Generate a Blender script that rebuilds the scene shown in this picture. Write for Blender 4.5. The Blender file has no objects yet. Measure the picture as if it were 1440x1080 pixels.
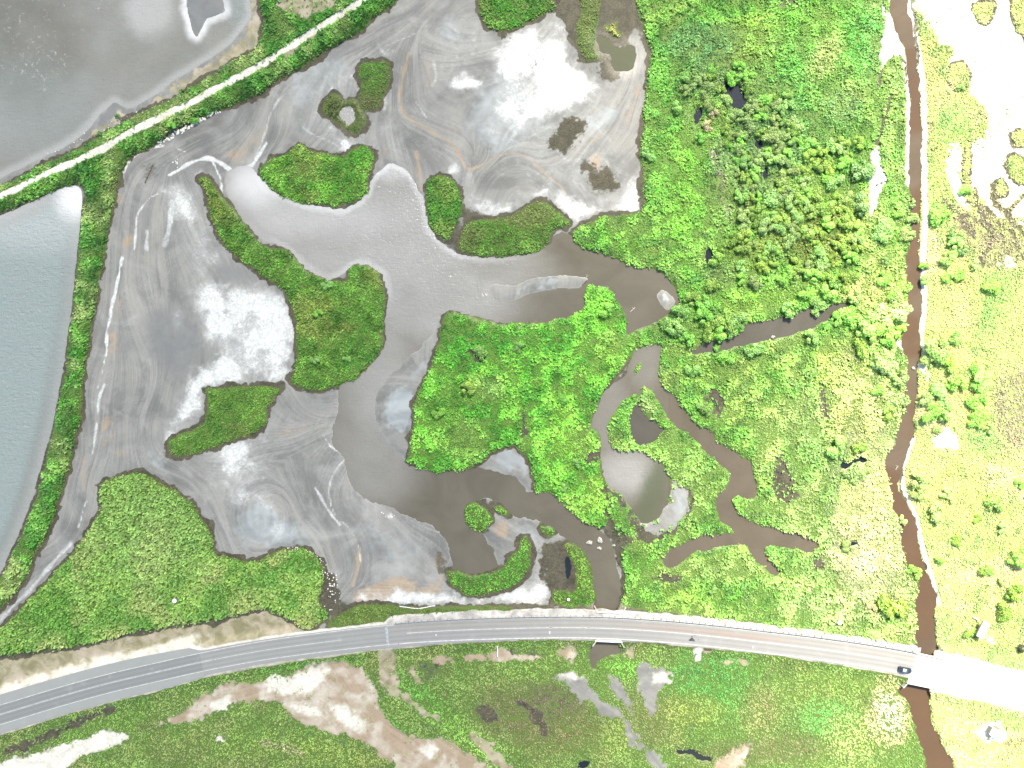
import bpy, bmesh, math, random
import numpy as np
from mathutils import Vector, Matrix
random.seed(7)
rng = np.random.default_rng(11)
D = bpy.data
COL = bpy.context.scene.collection
S = 0.25            # metres per photo pixel at ground level
H = 243.0           # drone height
WL = -0.40          # water level
ROADZ = 1.2

# ------------------------------------------------------------------ basics
def P(px, py, z=0.0):
    k = S * (1.0 - z / H)
    return ((px - 720.0) * k, (540.0 - py) * k, z)

def pts(s):
    return np.array([[float(v) for v in t.split(',')] for t in s.split()])

def link(o):
    COL.objects.link(o)
    return o

def tag(o, label=None, cat=None, group=None, kind=None):
    if label: o['label'] = label
    if cat: o['category'] = cat
    if group: o['group'] = group
    if kind: o['kind'] = kind
    return o

def empty(name, loc, rz=0.0):
    o = D.objects.new(name, None)
    o.location = loc
    o.rotation_euler = (0, 0, rz)
    o.empty_display_size = 0.5
    return link(o)

def np_mesh(name, V, F, mats, attrs=None, smooth=False):
    """V (n,3); F (m,k) all same k."""
    V = np.ascontiguousarray(V, dtype=np.float32)
    F = np.ascontiguousarray(F, dtype=np.int32)
    me = D.meshes.new(name)
    k = F.shape[1]
    me.vertices.add(len(V)); me.vertices.foreach_set('co', V.ravel())
    me.loops.add(F.size); me.loops.foreach_set('vertex_index', F.ravel())
    me.polygons.add(len(F))
    me.polygons.foreach_set('loop_start', np.arange(0, F.size, k, dtype=np.int32))
    try: me.polygons.foreach_set('loop_total', np.full(len(F), k, dtype=np.int32))
    except Exception: pass
    me.polygons.foreach_set('use_smooth', np.full(len(F), smooth, dtype=bool))
    for an, (typ, arr) in (attrs or {}).items():
        a = me.attributes.new(an, typ, 'POINT')
        key = 'color' if 'COLOR' in typ else ('vector' if typ == 'FLOAT_VECTOR' else 'value')
        a.data.foreach_set(key, np.ascontiguousarray(arr, dtype=np.float32).ravel())
    for m in (mats if isinstance(mats, (list, tuple)) else [mats]):
        me.materials.append(m)
    me.update(calc_edges=True)
    me.validate()
    return me

def bm_obj(name, bm, mat, parent=None, smooth=False, bevel=0.0):
    if bevel > 0:
        bmesh.ops.bevel(bm, geom=list(bm.edges), offset=bevel, segments=2, affect='EDGES', clamp_overlap=True)
    me = D.meshes.new(name)
    bm.to_mesh(me); bm.free()
    me.materials.append(mat)
    if smooth:
        for p in me.polygons: p.use_smooth = True
    o = link(D.objects.new(name, me))
    if parent: o.parent = parent
    return o

def add_box(bm, c, d, rz=0.0, M=None):
    r = bmesh.ops.create_cube(bm, size=1.0)
    m = Matrix.Translation(c) @ Matrix.Rotation(rz, 4, 'Z') @ Matrix.Diagonal((d[0], d[1], d[2], 1))
    if M is not None: m = M @ m
    bmesh.ops.transform(bm, matrix=m, verts=r['verts'])
    return r['verts']

def add_cyl(bm, a, b, r0, r1=None, n=10, cap=True):
    a = Vector(a); b = Vector(b)
    r1 = r0 if r1 is None else r1
    d = b - a
    r = bmesh.ops.create_cone(bm, cap_ends=cap, segments=n, radius1=r0, radius2=r1, depth=d.length)
    m = Matrix.Translation((a + b) / 2) @ d.to_track_quat('Z', 'Y').to_matrix().to_4x4()
    bmesh.ops.transform(bm, matrix=m, verts=r['verts'])
    return r['verts']

# ------------------------------------------------------------------ numpy noise
_lat = [np.random.default_rng(100 + i).random((256, 256)).astype(np.float32) for i in range(10)]
def vn(x, y, sc, seed=0):
    x = x / sc + 37.7 * seed; y = y / sc + 11.3 * seed
    xi = np.floor(x).astype(int); yi = np.floor(y).astype(int)
    fx = x - xi; fy = y - yi
    fx = fx * fx * (3 - 2 * fx); fy = fy * fy * (3 - 2 * fy)
    L = _lat[seed % 10]
    a = L[yi & 255, xi & 255]; b = L[yi & 255, (xi + 1) & 255]
    c = L[(yi + 1) & 255, xi & 255]; d = L[(yi + 1) & 255, (xi + 1) & 255]
    return (a + (b - a) * fx) * (1 - fy) + (c + (d - c) * fx) * fy
def fbm(x, y, sc, seed=0, oct=3):
    t = 0; w = 0; a = 1.0
    for i in range(oct):
        t = t + a * vn(x, y, sc / 2 ** i, seed + i); w += a; a *= 0.55
    return t / w
def sstep(a, b, x):
    t = np.clip((x - a) / (b - a), 0, 1)
    return t * t * (3 - 2 * t)

# ------------------------------------------------------------------ grids (photo pixels)
GX0, GX1, GY0, GY1, ST = -120.0, 1560.0, -120.0, 1200.0, 1.5
gx = np.arange(GX0, GX1 + .1, ST); gy = np.arange(GY0, GY1 + .1, ST)
PX, PY = np.meshgrid(gx, gy)
PX = PX.astype(np.float32); PY = PY.astype(np.float32)
BST = 3.0
bx_ = np.arange(GX0 - 12, GX1 + 13, BST); by_ = np.arange(GY0 - 12, GY1 + 13, BST)
BX, BY = np.meshgrid(bx_, by_)
n1 = fbm(PX, PY, 16, 1, 3) - .5; n2 = fbm(PX, PY, 16, 4, 3) - .5
m1 = fbm(PX, PY, 5, 2, 2) - .5; m2 = fbm(PX, PY, 5, 6, 2) - .5
WXf = PX + 7 * n1 + 3.5 * m1; WYf = PY + 7 * n2 + 3.5 * m2
WXs = PX + 2.6 * n1 + 1.2 * m1; WYs = PY + 2.6 * n2 + 1.2 * m2

def lookup(B, x, y):
    fx = np.clip((x - bx_[0]) / BST, 0, len(bx_) - 1.001); fy = np.clip((y - by_[0]) / BST, 0, len(by_) - 1.001)
    xi = fx.astype(int); yi = fy.astype(int); fx = fx - xi; fy = fy - yi
    return (B[yi, xi] * (1 - fx) + B[yi, xi + 1] * fx) * (1 - fy) + (B[yi + 1, xi] * (1 - fx) + B[yi + 1, xi + 1] * fx) * fy

def seg_d2(x, y, a, b):
    dx, dy = b - a
    L = dx * dx + dy * dy + 1e-9
    t = np.clip(((x - a[0]) * dx + (y - a[1]) * dy) / L, 0, 1)
    return (x - a[0] - t * dx) ** 2 + (y - a[1] - t * dy) ** 2

def bsdf(poly, margin=70.0):
    poly = pts(poly) if isinstance(poly, str) else np.asarray(poly, float)
    out = np.full(BX.shape, margin, np.float32)
    x0, y0 = poly.min(0) - margin; x1, y1 = poly.max(0) + margin
    i0, i1 = np.searchsorted(bx_, [x0, x1]); j0, j1 = np.searchsorted(by_, [y0, y1])
    x = BX[j0:j1, i0:i1]; y = BY[j0:j1, i0:i1]
    d = np.full(x.shape, 1e9); ins = np.zeros(x.shape, bool)
    n = len(poly)
    for k in range(n):
        a = poly[k]; b = poly[(k + 1) % n]
        d = np.minimum(d, seg_d2(x, y, a, b))
        if a[1] != b[1]:
            c = (a[1] > y) != (b[1] > y)
            ins ^= c & (x < (b[0] - a[0]) * (y - a[1]) / (b[1] - a[1]) + a[0])
    d = np.sqrt(d); d[ins] *= -1
    out[j0:j1, i0:i1] = np.minimum(d, margin)
    return out
def sdf(poly, rough=True, margin=70.0):
    B = bsdf(poly, margin)
    return lookup(B, WXf, WYf) if rough else lookup(B, WXs, WYs)
def bline(line, margin=70.0):
    line = pts(line) if isinstance(line, str) else np.asarray(line, float)
    out = np.full(BX.shape, margin, np.float32)
    x0, y0 = line.min(0) - margin; x1, y1 = line.max(0) + margin
    i0, i1 = np.searchsorted(bx_, [x0, x1]); j0, j1 = np.searchsorted(by_, [y0, y1])
    x = BX[j0:j1, i0:i1]; y = BY[j0:j1, i0:i1]
    d = np.full(x.shape, 1e9)
    for k in range(len(line) - 1):
        d = np.minimum(d, seg_d2(x, y, line[k], line[k + 1]))
    out[j0:j1, i0:i1] = np.minimum(np.sqrt(d), margin)
    return out
def smooth_line(p, it=2):
    p = pts(p) if isinstance(p, str) else np.asarray(p, float)
    for _ in range(it):
        q = [p[0]]
        for a, b in zip(p[:-1], p[1:]):
            q += [a * .75 + b * .25, a * .25 + b * .75]
        q.append(p[-1]); p = np.array(q)
    return p
def smooth_poly(p, it=1):
    p = pts(p) if isinstance(p, str) else np.asarray(p, float)
    for _ in range(it):
        b = np.roll(p, -1, 0)
        q = np.empty((2 * len(p), 2)); q[0::2] = p * .8 + b * .2; q[1::2] = p * .2 + b * .8
        p = q
    return p
def lsdf(line, rough=False, margin=70.0, it=2):
    B = bline(smooth_line(line, it), margin)
    return lookup(B, WXf, WYf) if rough else lookup(B, WXs, WYs)
def blob(cx, cy, rx, ry=None, ang=0):
    ry = ry or rx
    c, s = math.cos(math.radians(ang)), math.sin(math.radians(ang))
    dx = WXf - cx; dy = WYf - cy
    u = (dx * c + dy * s) / rx; v = (-dx * s + dy * c) / ry
    return (np.sqrt(u * u + v * v) - 1) * min(rx, ry)

SUN_STRENGTH = 4.8
SUN_ANGLE = 8.0
SKY_STRENGTH = 0.14
CLOUD_OPACITY = 0.42
CLOUD_EDGE = 100.0
EXPOSURE = 1.55
GRASS_DENSITY = 3.3
FOLIAGE = 2.3
WB = 7300.0
TINT_WB = 10.0
# ------------------------------------------------------------------ traced outlines (photo pixels)
W = {}
W['lagoon'] = ("592,270 597,290 602,320 622,342 642,357 690,365 720,361 745,359 777,342 778,334 790,326 803,330 812,348 845,358 870,367 895,378 927,382 942,395 952,412 954,425 937,442 915,455 892,466 881,470 "
 "882,452 880,440 867,420 860,407 842,402 828,399 822,408 822,432 810,442 770,452 720,454 685,450 660,442 642,435 630,437 620,445 610,467 585,492 560,517 542,537 532,547 527,565 530,595 540,617 560,637 572,656 "
 "590,661 615,665 655,663 675,657 720,670 732,680 740,695 772,692 782,702 800,717 817,732 837,744 853,752 858,760 864,775 867,790 871,809 872,830 870,853 868,880 867,906 875,915 872,920 855,920 840,927 836,942 830,932 827,920 830,910 840,905 841,880 839,852 "
 "837,830 835,806 828,785 816,772 809,766 795,757 782,742 757,732 740,729 720,725 710,712 695,703 682,702 657,705 650,720 655,740 682,752 685,765 695,770 695,785 702,795 692,802 670,806 640,803 634,798 637,790 630,760 612,737 585,730 560,717 "
 "520,705 500,690 490,672 484,655 480,635 467,627 470,605 474,585 477,570 475,550 480,540 500,535 525,512 545,482 540,465 546,425 543,400 535,380 507,369 487,378 470,393 452,391 422,372 415,357 397,346 375,340 360,331 345,312 332,295 322,270 315,252 325,238 345,232 "
 "358,240 375,265 390,275 442,292 485,295 505,284 517,270 524,252 537,237 552,228 572,240")
W['pond1'] = "-300,300 -100,300 0,250 50,226 100,201 125,181 143,157 152,150 162,143 175,151 190,150 215,135 245,112 287,87 320,65 345,37 355,20 350,0 345,-100 340,-300 -300,-300"
W['pond2'] = "-300,380 -100,345 0,304 30,291 70,272 97,261 112,263 116,282 110,335 103,407 94,482 84,545 76,590 66,625 54,672 35,728 17,770 0,804 -50,860 -100,900 -300,960"
W['river'] = ("1250,-200 1250,0 1252,20 1262,50 1275,75 1277,105 1280,137 1280,175 1277,212 1279,270 1280,315 1279,345 1272,375 1272,400 1277,420 1275,455 1268,480 1270,495 1277,505 1275,540 1274,585 1261,605 1260,627 1247,637 1245,660 1251,680 1255,715 1270,735 1266,760 1272,785 1277,797 1292,812 1291,825 1288,855 1290,910 1287,935 1282,958 1270,961 1261,970 1270,980 1276,985 1285,1015 1295,1050 1305,1080 1340,1250 "
 "1390,1250 1342,1080 1320,1035 1310,1017 1306,980 1306,962 1312,930 1316,915 1319,902 1315,872 1316,832 1305,810 1300,795 1290,757 1285,725 1270,700 1261,682 1265,667 1272,647 1285,605 1287,577 1290,540 1290,515 1294,495 1292,457 1296,440 1296,412 1294,375 1291,345 1295,307 1296,270 1294,212 1297,170 1294,140 1292,105 1287,70 1280,30 1275,0 1272,-200")
W['west_creek'] = ("892,492 905,487 933,486 925,505 925,520 928,538 948,558 965,579 982,600 1002,607 1009,624 1037,637 1057,652 1060,672 1067,695 1056,705 1040,697 1028,704 1035,720 1052,732 1080,741 1100,745 1120,750 1147,760 1151,770 1142,776 1130,775 1105,768 1075,767 1074,778 1085,792 1097,802 1096,811 1082,805 1068,792 1052,780 1050,766 1027,765 995,772 970,780 952,795 936,800 930,782 960,767 990,752 1015,752 1035,750 1020,737 1005,715 1007,695 1026,680 1027,667 1005,650 985,627 965,607 942,595 932,572 912,545 903,541 898,554 893,556 882,558 865,572 858,585 856,602 857,625 866,633 895,633 920,642 937,660 944,675 943,695 936,715 925,730 905,738 897,730 885,710 872,695 852,684 846,652 845,637 844,610 832,604 831,592 843,566 856,545 872,535 882,520")
W['inner_pool'] = "893,566 900,562 905,582 927,599 937,604 925,617 912,626 896,626 884,604 888,582"
W['side_creek'] = ("967,495 980,490 984,483 1003,480 1025,476 1041,469 1048,455 1073,451 1087,448 1099,443 1109,448 1120,444 1124,437 1141,433 1157,437 1175,426 1195,423 1188,430 1167,447 1148,459 1134,465 1120,467 1098,474 1077,477 1049,487 1034,486 1020,490 1006,498 995,495 978,499")
W['islet_pool'] = "482,152 490,149 500,155 500,172 490,178 480,170 477,162"
W['black_pool'] = "1016,110 1023,117 1043,121 1047,138 1054,142 1045,150 1037,156 1026,154 1030,142 1023,135 1014,134 1019,125"
W['black_pool_2'] = "979,148 988,156 984,172 979,178 976,160"
W['black_pool_3'] = "1063,196 1071,198 1073,206 1066,210 1062,204"
W['black_pool_4'] = "1180,646 1190,654 1200,646 1219,645 1217,650 1202,652 1190,660 1180,656"
W['black_pool_5'] = "1184,762 1196,761 1206,764 1200,768 1188,769"
W['black_pool_6'] = "993,350 1000,350 1002,360 996,372 990,366"
W['black_pool_7'] = "1074,232 1080,236 1079,252 1073,248"
W['peat_pool'] = "837,53 848,51 860,65 875,68 885,60 893,65 893,80 890,95 880,100 868,100 862,90 858,75 845,72"
W['marsh_pool'] = "795,782 802,784 803,804 799,816 795,806"
W['marsh_pool_2'] = "814,1070 828,1068 832,1073 824,1080 812,1078"
W['marsh_ditch'] = "949,1054 962,1056 975,1054 985,1062 1000,1066 998,1070 984,1068 972,1060 955,1060"
SPIT = "690,400 700,399 722,401 732,398 745,392 782,386 820,389 829,392 822,400 815,406 782,406 750,412 730,420 715,425 695,422 687,407"
SPIT2 = "922,415 932,405 950,420 946,434 940,438 930,432"
MUDISLET = "262,8 265,27 272,47 277,53 283,44 290,27 317,17 312,-10 310,-100 270,-100"
CREEK_SPIT = "890,522 897,512 905,506 900,520 893,528"

# vegetated ground: name, outline
V = {}
V['dike'] = ("-120,330 -100,312 0,262 45,240 110,207 160,180 200,157 250,135 300,105 332,85 360,71 367,52 372,32 365,10 362,-20 355,-130 640,-130 560,2 522,30 500,50 460,72 435,90 392,112 360,136 332,147 305,157 275,167 237,187 217,205 180,222 172,240 165,269 155,307 147,357 137,410 130,457 122,500 117,540 115,577 100,640 87,690 72,740 55,770 42,802 20,837 0,857 -60,900 -130,950 -130,885 -40,850 2,809 22,772 42,725 60,670 72,615 85,560 90,540 97,482 105,407 112,332 120,282 118,266 107,257 85,265 75,270 37,284 0,300 -120,362")
V['bean_islet'] = "362,245 375,225 410,212 422,202 432,212 457,215 482,220 500,205 515,205 525,217 522,240 517,265 512,277 482,291 442,289 410,284 387,272 375,262"
V['long_islet'] = ("276,250 290,249 307,267 317,277 330,297 342,310 357,332 372,350 400,350 417,362 425,377 452,392 487,397 490,377 507,370 532,380 540,402 543,425 537,465 542,480 525,510 500,535 480,542 445,551 425,545 410,540 412,530 420,502 415,475 417,445 407,425 395,405 377,392 357,380 325,355 307,332 295,307 290,272")
V['club_islet'] = "287,547 325,542 360,542 385,543 400,545 385,562 377,572 375,595 362,609 325,620 275,640 250,642 237,637 237,622 255,610 287,595 292,577 292,560"
V['reed_field'] = ("145,680 155,672 185,665 207,667 225,682 250,690 270,705 282,725 297,747 302,780 332,787 360,790 375,782 397,772 432,770 445,782 460,807 452,830 448,840 462,860 460,872 427,887 400,867 370,855 325,870 250,880 175,892 125,907 70,915 0,920 -130,950 -130,930 -60,915 0,885 25,860 50,835 75,810 125,747 140,720 141,690")
V['north_islet'] = "502,100 512,87 545,85 551,105 540,135 532,152 512,157 505,150 507,117"
V['ring_islet'] = "482,140 500,137 510,152 515,175 502,189 490,185 472,172 450,155 457,140 470,130 480,136"
V['top_islet'] = "672,-10 677,27 687,42 710,46 735,38 750,27 782,15 795,-10 800,-130 668,-130"
V['olive_patch'] = "812,32 818,15 812,-10 812,-130 850,-130 847,5 843,25 837,42 835,67 847,80 837,86 820,85 810,65"
V['yellow_clump'] = "847,31 856,37 862,31 867,31 868,40 874,46 874,53 862,54 857,46 849,41"
V['inlet_islet'] = "600,270 602,252 622,246 637,252 647,267 652,285 650,300 643,315 636,330 630,340 612,328 602,313 598,290"
V['salt_edge_islet'] = "646,338 655,316 675,308 702,307 720,305 745,287 765,282 777,292 800,310 802,317 777,325 775,342 745,359 690,362 660,359 645,353"
V['east_marsh'] = ("892,-130 892,0 905,42 912,60 915,77 911,120 905,162 901,212 904,250 904,295 875,302 840,306 820,317 803,324 806,337 812,347 845,357 870,367 895,377 927,382 942,395 952,412 954,425 937,442 915,455 890,467 880,470 885,490 885,520 850,560 840,600 846,640 849,690 856,735 866,760 876,790 878,830 873,855 900,858 945,863 1080,879 1155,890 1230,900 1290,912 1300,850 1280,780 1262,700 1258,650 1275,590 1284,520 1284,400 1287,300 1287,100 1262,0 1262,-130")
V['central_islet'] = ("882,452 880,440 867,420 860,407 842,402 828,399 822,410 822,432 810,443 770,454 720,456 685,452 660,444 642,437 627,442 621,455 615,482 610,507 595,535 585,555 582,590 573,640 572,652 590,660 615,664 655,662 675,652 690,635 722,626 735,637 745,652 750,670 750,694 772,692 782,702 800,717 817,732 837,743 851,738 855,730 853,700 848,680 844,640 843,605 832,604 830,592 842,565 855,540 872,520 886,500 900,488 905,470 885,462")
V['round_islet'] = "652,716 660,705 677,707 687,717 694,732 682,750 660,745 653,732"
V['sliver_islet'] = "693,711 710,714 717,727 702,725"
V['hook_islet'] = "627,806 634,802 670,809 690,806 705,796 720,783 731,770 735,753 742,756 749,777 744,805 722,826 685,836 655,837 635,826"
V['tiny_islet'] = "757,738 780,740 780,752 771,757"
V['peat_patch'] = "790,768 800,762 815,770 830,790 836,812 838,850 800,856 775,848 778,830 792,828 808,836 812,800 800,778"
V['roadside'] = "462,872 480,862 500,852 520,848 550,852 600,856 640,850 700,852 720,856 800,857 838,856 838,864 720,862 640,864 560,872 460,884"
V['south_marsh'] = "-130,1060 0,1030 75,1005 150,984 225,966 283,948 360,932 475,916 567,906 720,896 850,899 920,905 1080,916 1155,927 1255,946 1282,956 1300,1060 1330,1200 -130,1200"
V['east_meadow'] = "1272,-130 1285,0 1290,100 1288,400 1284,500 1280,600 1262,660 1275,720 1290,780 1306,830 1300,912 1440,948 1560,990 1560,-130"
V['east_meadow_south'] = "1300,960 1340,964 1440,998 1560,1045 1560,1200 1350,1200 1305,1060"

# bare patches inside vegetation: outline, weights  (cover name)
BARE = [
 ("388,-130 390,0 392,8 410,15 425,27 442,18 465,10 482,-2 560,-130", 'tan', 3),
 ("396,92 402,72 408,55 420,52 440,42 446,48 420,66", 'tan', 2),
 # right sand flats
 ("1285,-130 1285,0 1297,25 1315,45 1317,62 1342,70 1330,92 1330,110 1340,112 1345,125 1352,112 1362,112 1363,130 1385,150 1392,190 1362,200 1359,250 1364,272 1385,278 1400,290 1415,305 1440,312 1560,330 1560,-130", 'sand', 3),
 ("1335,205 1352,200 1353,262 1352,288 1343,290 1337,262 1332,230", 'sand', 3),
 ("1352,276 1364,280 1368,294 1352,290", 'sand', 2), ("1384,284 1402,280 1415,305 1400,312 1390,300", 'sand', 2),
 ("1372,295 1380,292 1388,310 1378,312", 'sand', 2),
 ("1405,366 1418,358 1432,372 1420,376 1402,376", 'sand', 3), ("1420,278 1432,280 1428,294 1416,292", 'sand', 2), ("1428,305 1438,312 1434,322", 'sand', 2),
 ("1243,-130 1243,5 1252,22 1262,52 1274,78 1272,90 1264,82 1256,80 1246,88 1240,97 1237,115 1236,90 1241,50", 'pale', 2),
 ("1222,222 1232,200 1240,240 1248,250 1237,270 1230,295 1223,314 1221,270", 'pale', 2),
 ("1296,455 1300,495 1305,520 1311,532 1305,545 1296,520 1292,500", 'sand', 2),
 ("1262,478 1272,480 1276,500 1268,500 1262,488", 'sand', 2),
 ("1310,608 1335,600 1345,612 1352,625 1335,635 1312,628", 'sand', 6),
 ("1372,885 1392,905 1405,905 1395,895 1380,898", 'sand', 3),
 ("1372,1018 1400,1010 1415,1028 1425,1036 1400,1044 1372,1036", 'sand', 4),
 ("1230,965 1262,990 1275,1040 1240,1030", 'straw', 10),
 ("1200,770 1240,775 1235,800 1205,795", 'straw', 8),
 # brown dead ground at right
 ("1330,290 1350,295 1372,305 1390,318 1420,330 1440,330 1560,340 1560,420 1440,370 1400,385 1380,378 1375,345 1350,330", 'dead', 8),
 ("1400,540 1420,520 1440,515 1560,500 1560,650 1440,640 1405,620 1395,590", 'dead', 8),
 ("1095,637 1110,650 1120,680 1122,700 1105,712 1085,690 1083,665", 'mudveg', 3),
 ("1142,780 1155,784 1158,800 1148,806 1140,795", 'mudveg', 3),
 ("985,560 1000,545 1015,552 1017,575 1008,592 1002,572 994,566", 'mudveg', 3),
 ("730,580 740,578 742,608 732,614 728,600", 'mudveg', 3), ("655,492 672,490 680,505 674,514 664,502", 'mudveg', 3),
 ("995,205 1010,215 1020,260 1030,315 1022,315 1010,270", 'dead', 3), ("1078,0 1120,12 1140,20 1110,-5 1080,-12", 'mudveg', 3),
 ("915,810 935,806 960,812 955,822 930,822", 'mudveg', 3), ("1150,560 1160,545 1165,585 1158,590", 'mudveg', 3),
 ("850,732 862,735 880,742 890,765 878,770 876,800 868,790 862,765 850,752", 'peat', 2),
 ("851,690 856,690 858,735 853,738", 'peat', 1), ("885,712 900,735 925,745 952,742 968,715 966,690 955,675 962,672 974,700 968,728 945,752 915,765 900,758 880,728", 'peat', 2),
 ("846,690 852,684 872,695 880,712 876,716 862,700", 'peat', 1),
 ("822,640 843,634 843,650 825,655", 'peat', 2),
 ("938,662 945,672 958,680 966,700 966,722 950,741 932,752 910,750 898,732 908,738 925,731 937,714 944,694 944,676", 'wetmud', 2),
 # south side bare ground
 ("360,962 387,950 430,938 470,927 492,932 520,950 535,972 532,995 560,1025 585,1040 610,1035 647,1047 690,1078 720,1130 580,1130 560,1085 520,1050 485,1035 435,1022 410,1010 392,990 360,982 325,995 280,1012 250,1017 207,1027 220,1018 260,1000 280,978 300,965 330,958", 'pink', 3),
 ("-130,1120 0,1073 50,1056 117,1041 140,1026 175,1031 184,1040 150,1056 117,1063 100,1080 0,1110 -130,1150", 'sand', 4),
 ("530,912 558,910 557,950 562,968 592,994 622,1010 616,1014 590,1003 562,982 540,975 532,955", 'tan', 3),
 ("655,1022 664,1030 690,1048 720,1072 735,1090 700,1078 672,1050", 'tan', 2),
 ("574,935 584,930 586,950 598,965 590,968 577,952", 'pink', 2), ("605,930 612,922 640,925 638,932 618,938", 'pink', 2), ("640,926 700,914 720,918 762,922 762,930 700,930 660,930", 'pink', 2),
 ("588,932 610,930 622,938 612,950 600,958 590,948", 'burnt', 4),
 ("668,990 685,990 704,1005 700,1018 680,1016 670,1005", 'mudveg', 3),
 ("775,955 790,944 812,945 825,962 840,972 842,985 870,995 885,1010 895,1040 925,1060 940,1080 920,1085 905,1055 885,1050 880,1020 868,1005 845,1008 832,985 815,988 805,970 790,958", 'wetmud', 3),
 ("890,945 905,930 918,935 940,938 945,950 938,968 920,978 930,1000 915,1005 905,985 895,962", 'wetmud', 3),
 ("850,950 875,955 888,985 890,1005 880,995 862,970", 'wetmud', 3),
 ("725,985 745,985 765,1005 775,1035 765,1040 745,1010", 'mudveg', 5), ("1005,1070 1045,1045 1060,1050 1040,1080 1000,1090", 'pink', 5),
 ("780,920 800,905 815,922 800,930", 'pink', 4), ("720,912 770,918 768,922 722,920", 'burnt', 3),
 ("0,1055 50,1035 110,1010 160,990 165,1000 110,1020 50,1050 0,1065", 'mudveg', 3),
 ("975,905 988,906 986,929 976,930", 'gravel', 1), ("988,907 1008,910 1000,915 987,916", 'tan', 2),
 ("880,903 892,905 894,925 885,930 876,915", 'tan', 2), ("995,925 1040,928 1055,934 1020,934", 'tan', 2),
 # verge north of the road on the left
 ("-130,960 0,922 70,915 125,907 175,892 250,880 325,870 370,855 400,868 427,888 400,896 300,915 200,937 100,962 0,990 -130,1020", 'tan', 2),
 ("455,800 470,805 480,830 470,870 458,868 452,830", 'mudveg', 2),
 ("786,822 796,806 805,812 806,828 790,832", 'peat', 2),
 ("770,-10 812,-10 812,30 810,65 822,88 800,60 790,32 782,15", 'peat', 2),
 ("300,1037 312,1034 322,1040 312,1046 302,1044", 'sand', 1), ("365,1038 400,1044 425,1055 424,1064 390,1055 365,1047", 'dead', 2),
]
TRACK = "-120,332 -40,296 0,277 20,267 75,240 140,212 185,185 230,162 265,147 300,127 332,110 360,96 390,77 422,57 452,37 480,20 510,0 560,-34 640,-90"
ROAD = "-160,1046 -80,1028 0,1005 75,982 150,961 225,944 282,931 360,916 420,907.5 480,900 545,892.5 620,887 720,883.5 825,882 920,887 1000,894.5 1080,904 1155,913 1230,924 1290,935 1350,948 1440,974 1520,998 1600,1024"

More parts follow.
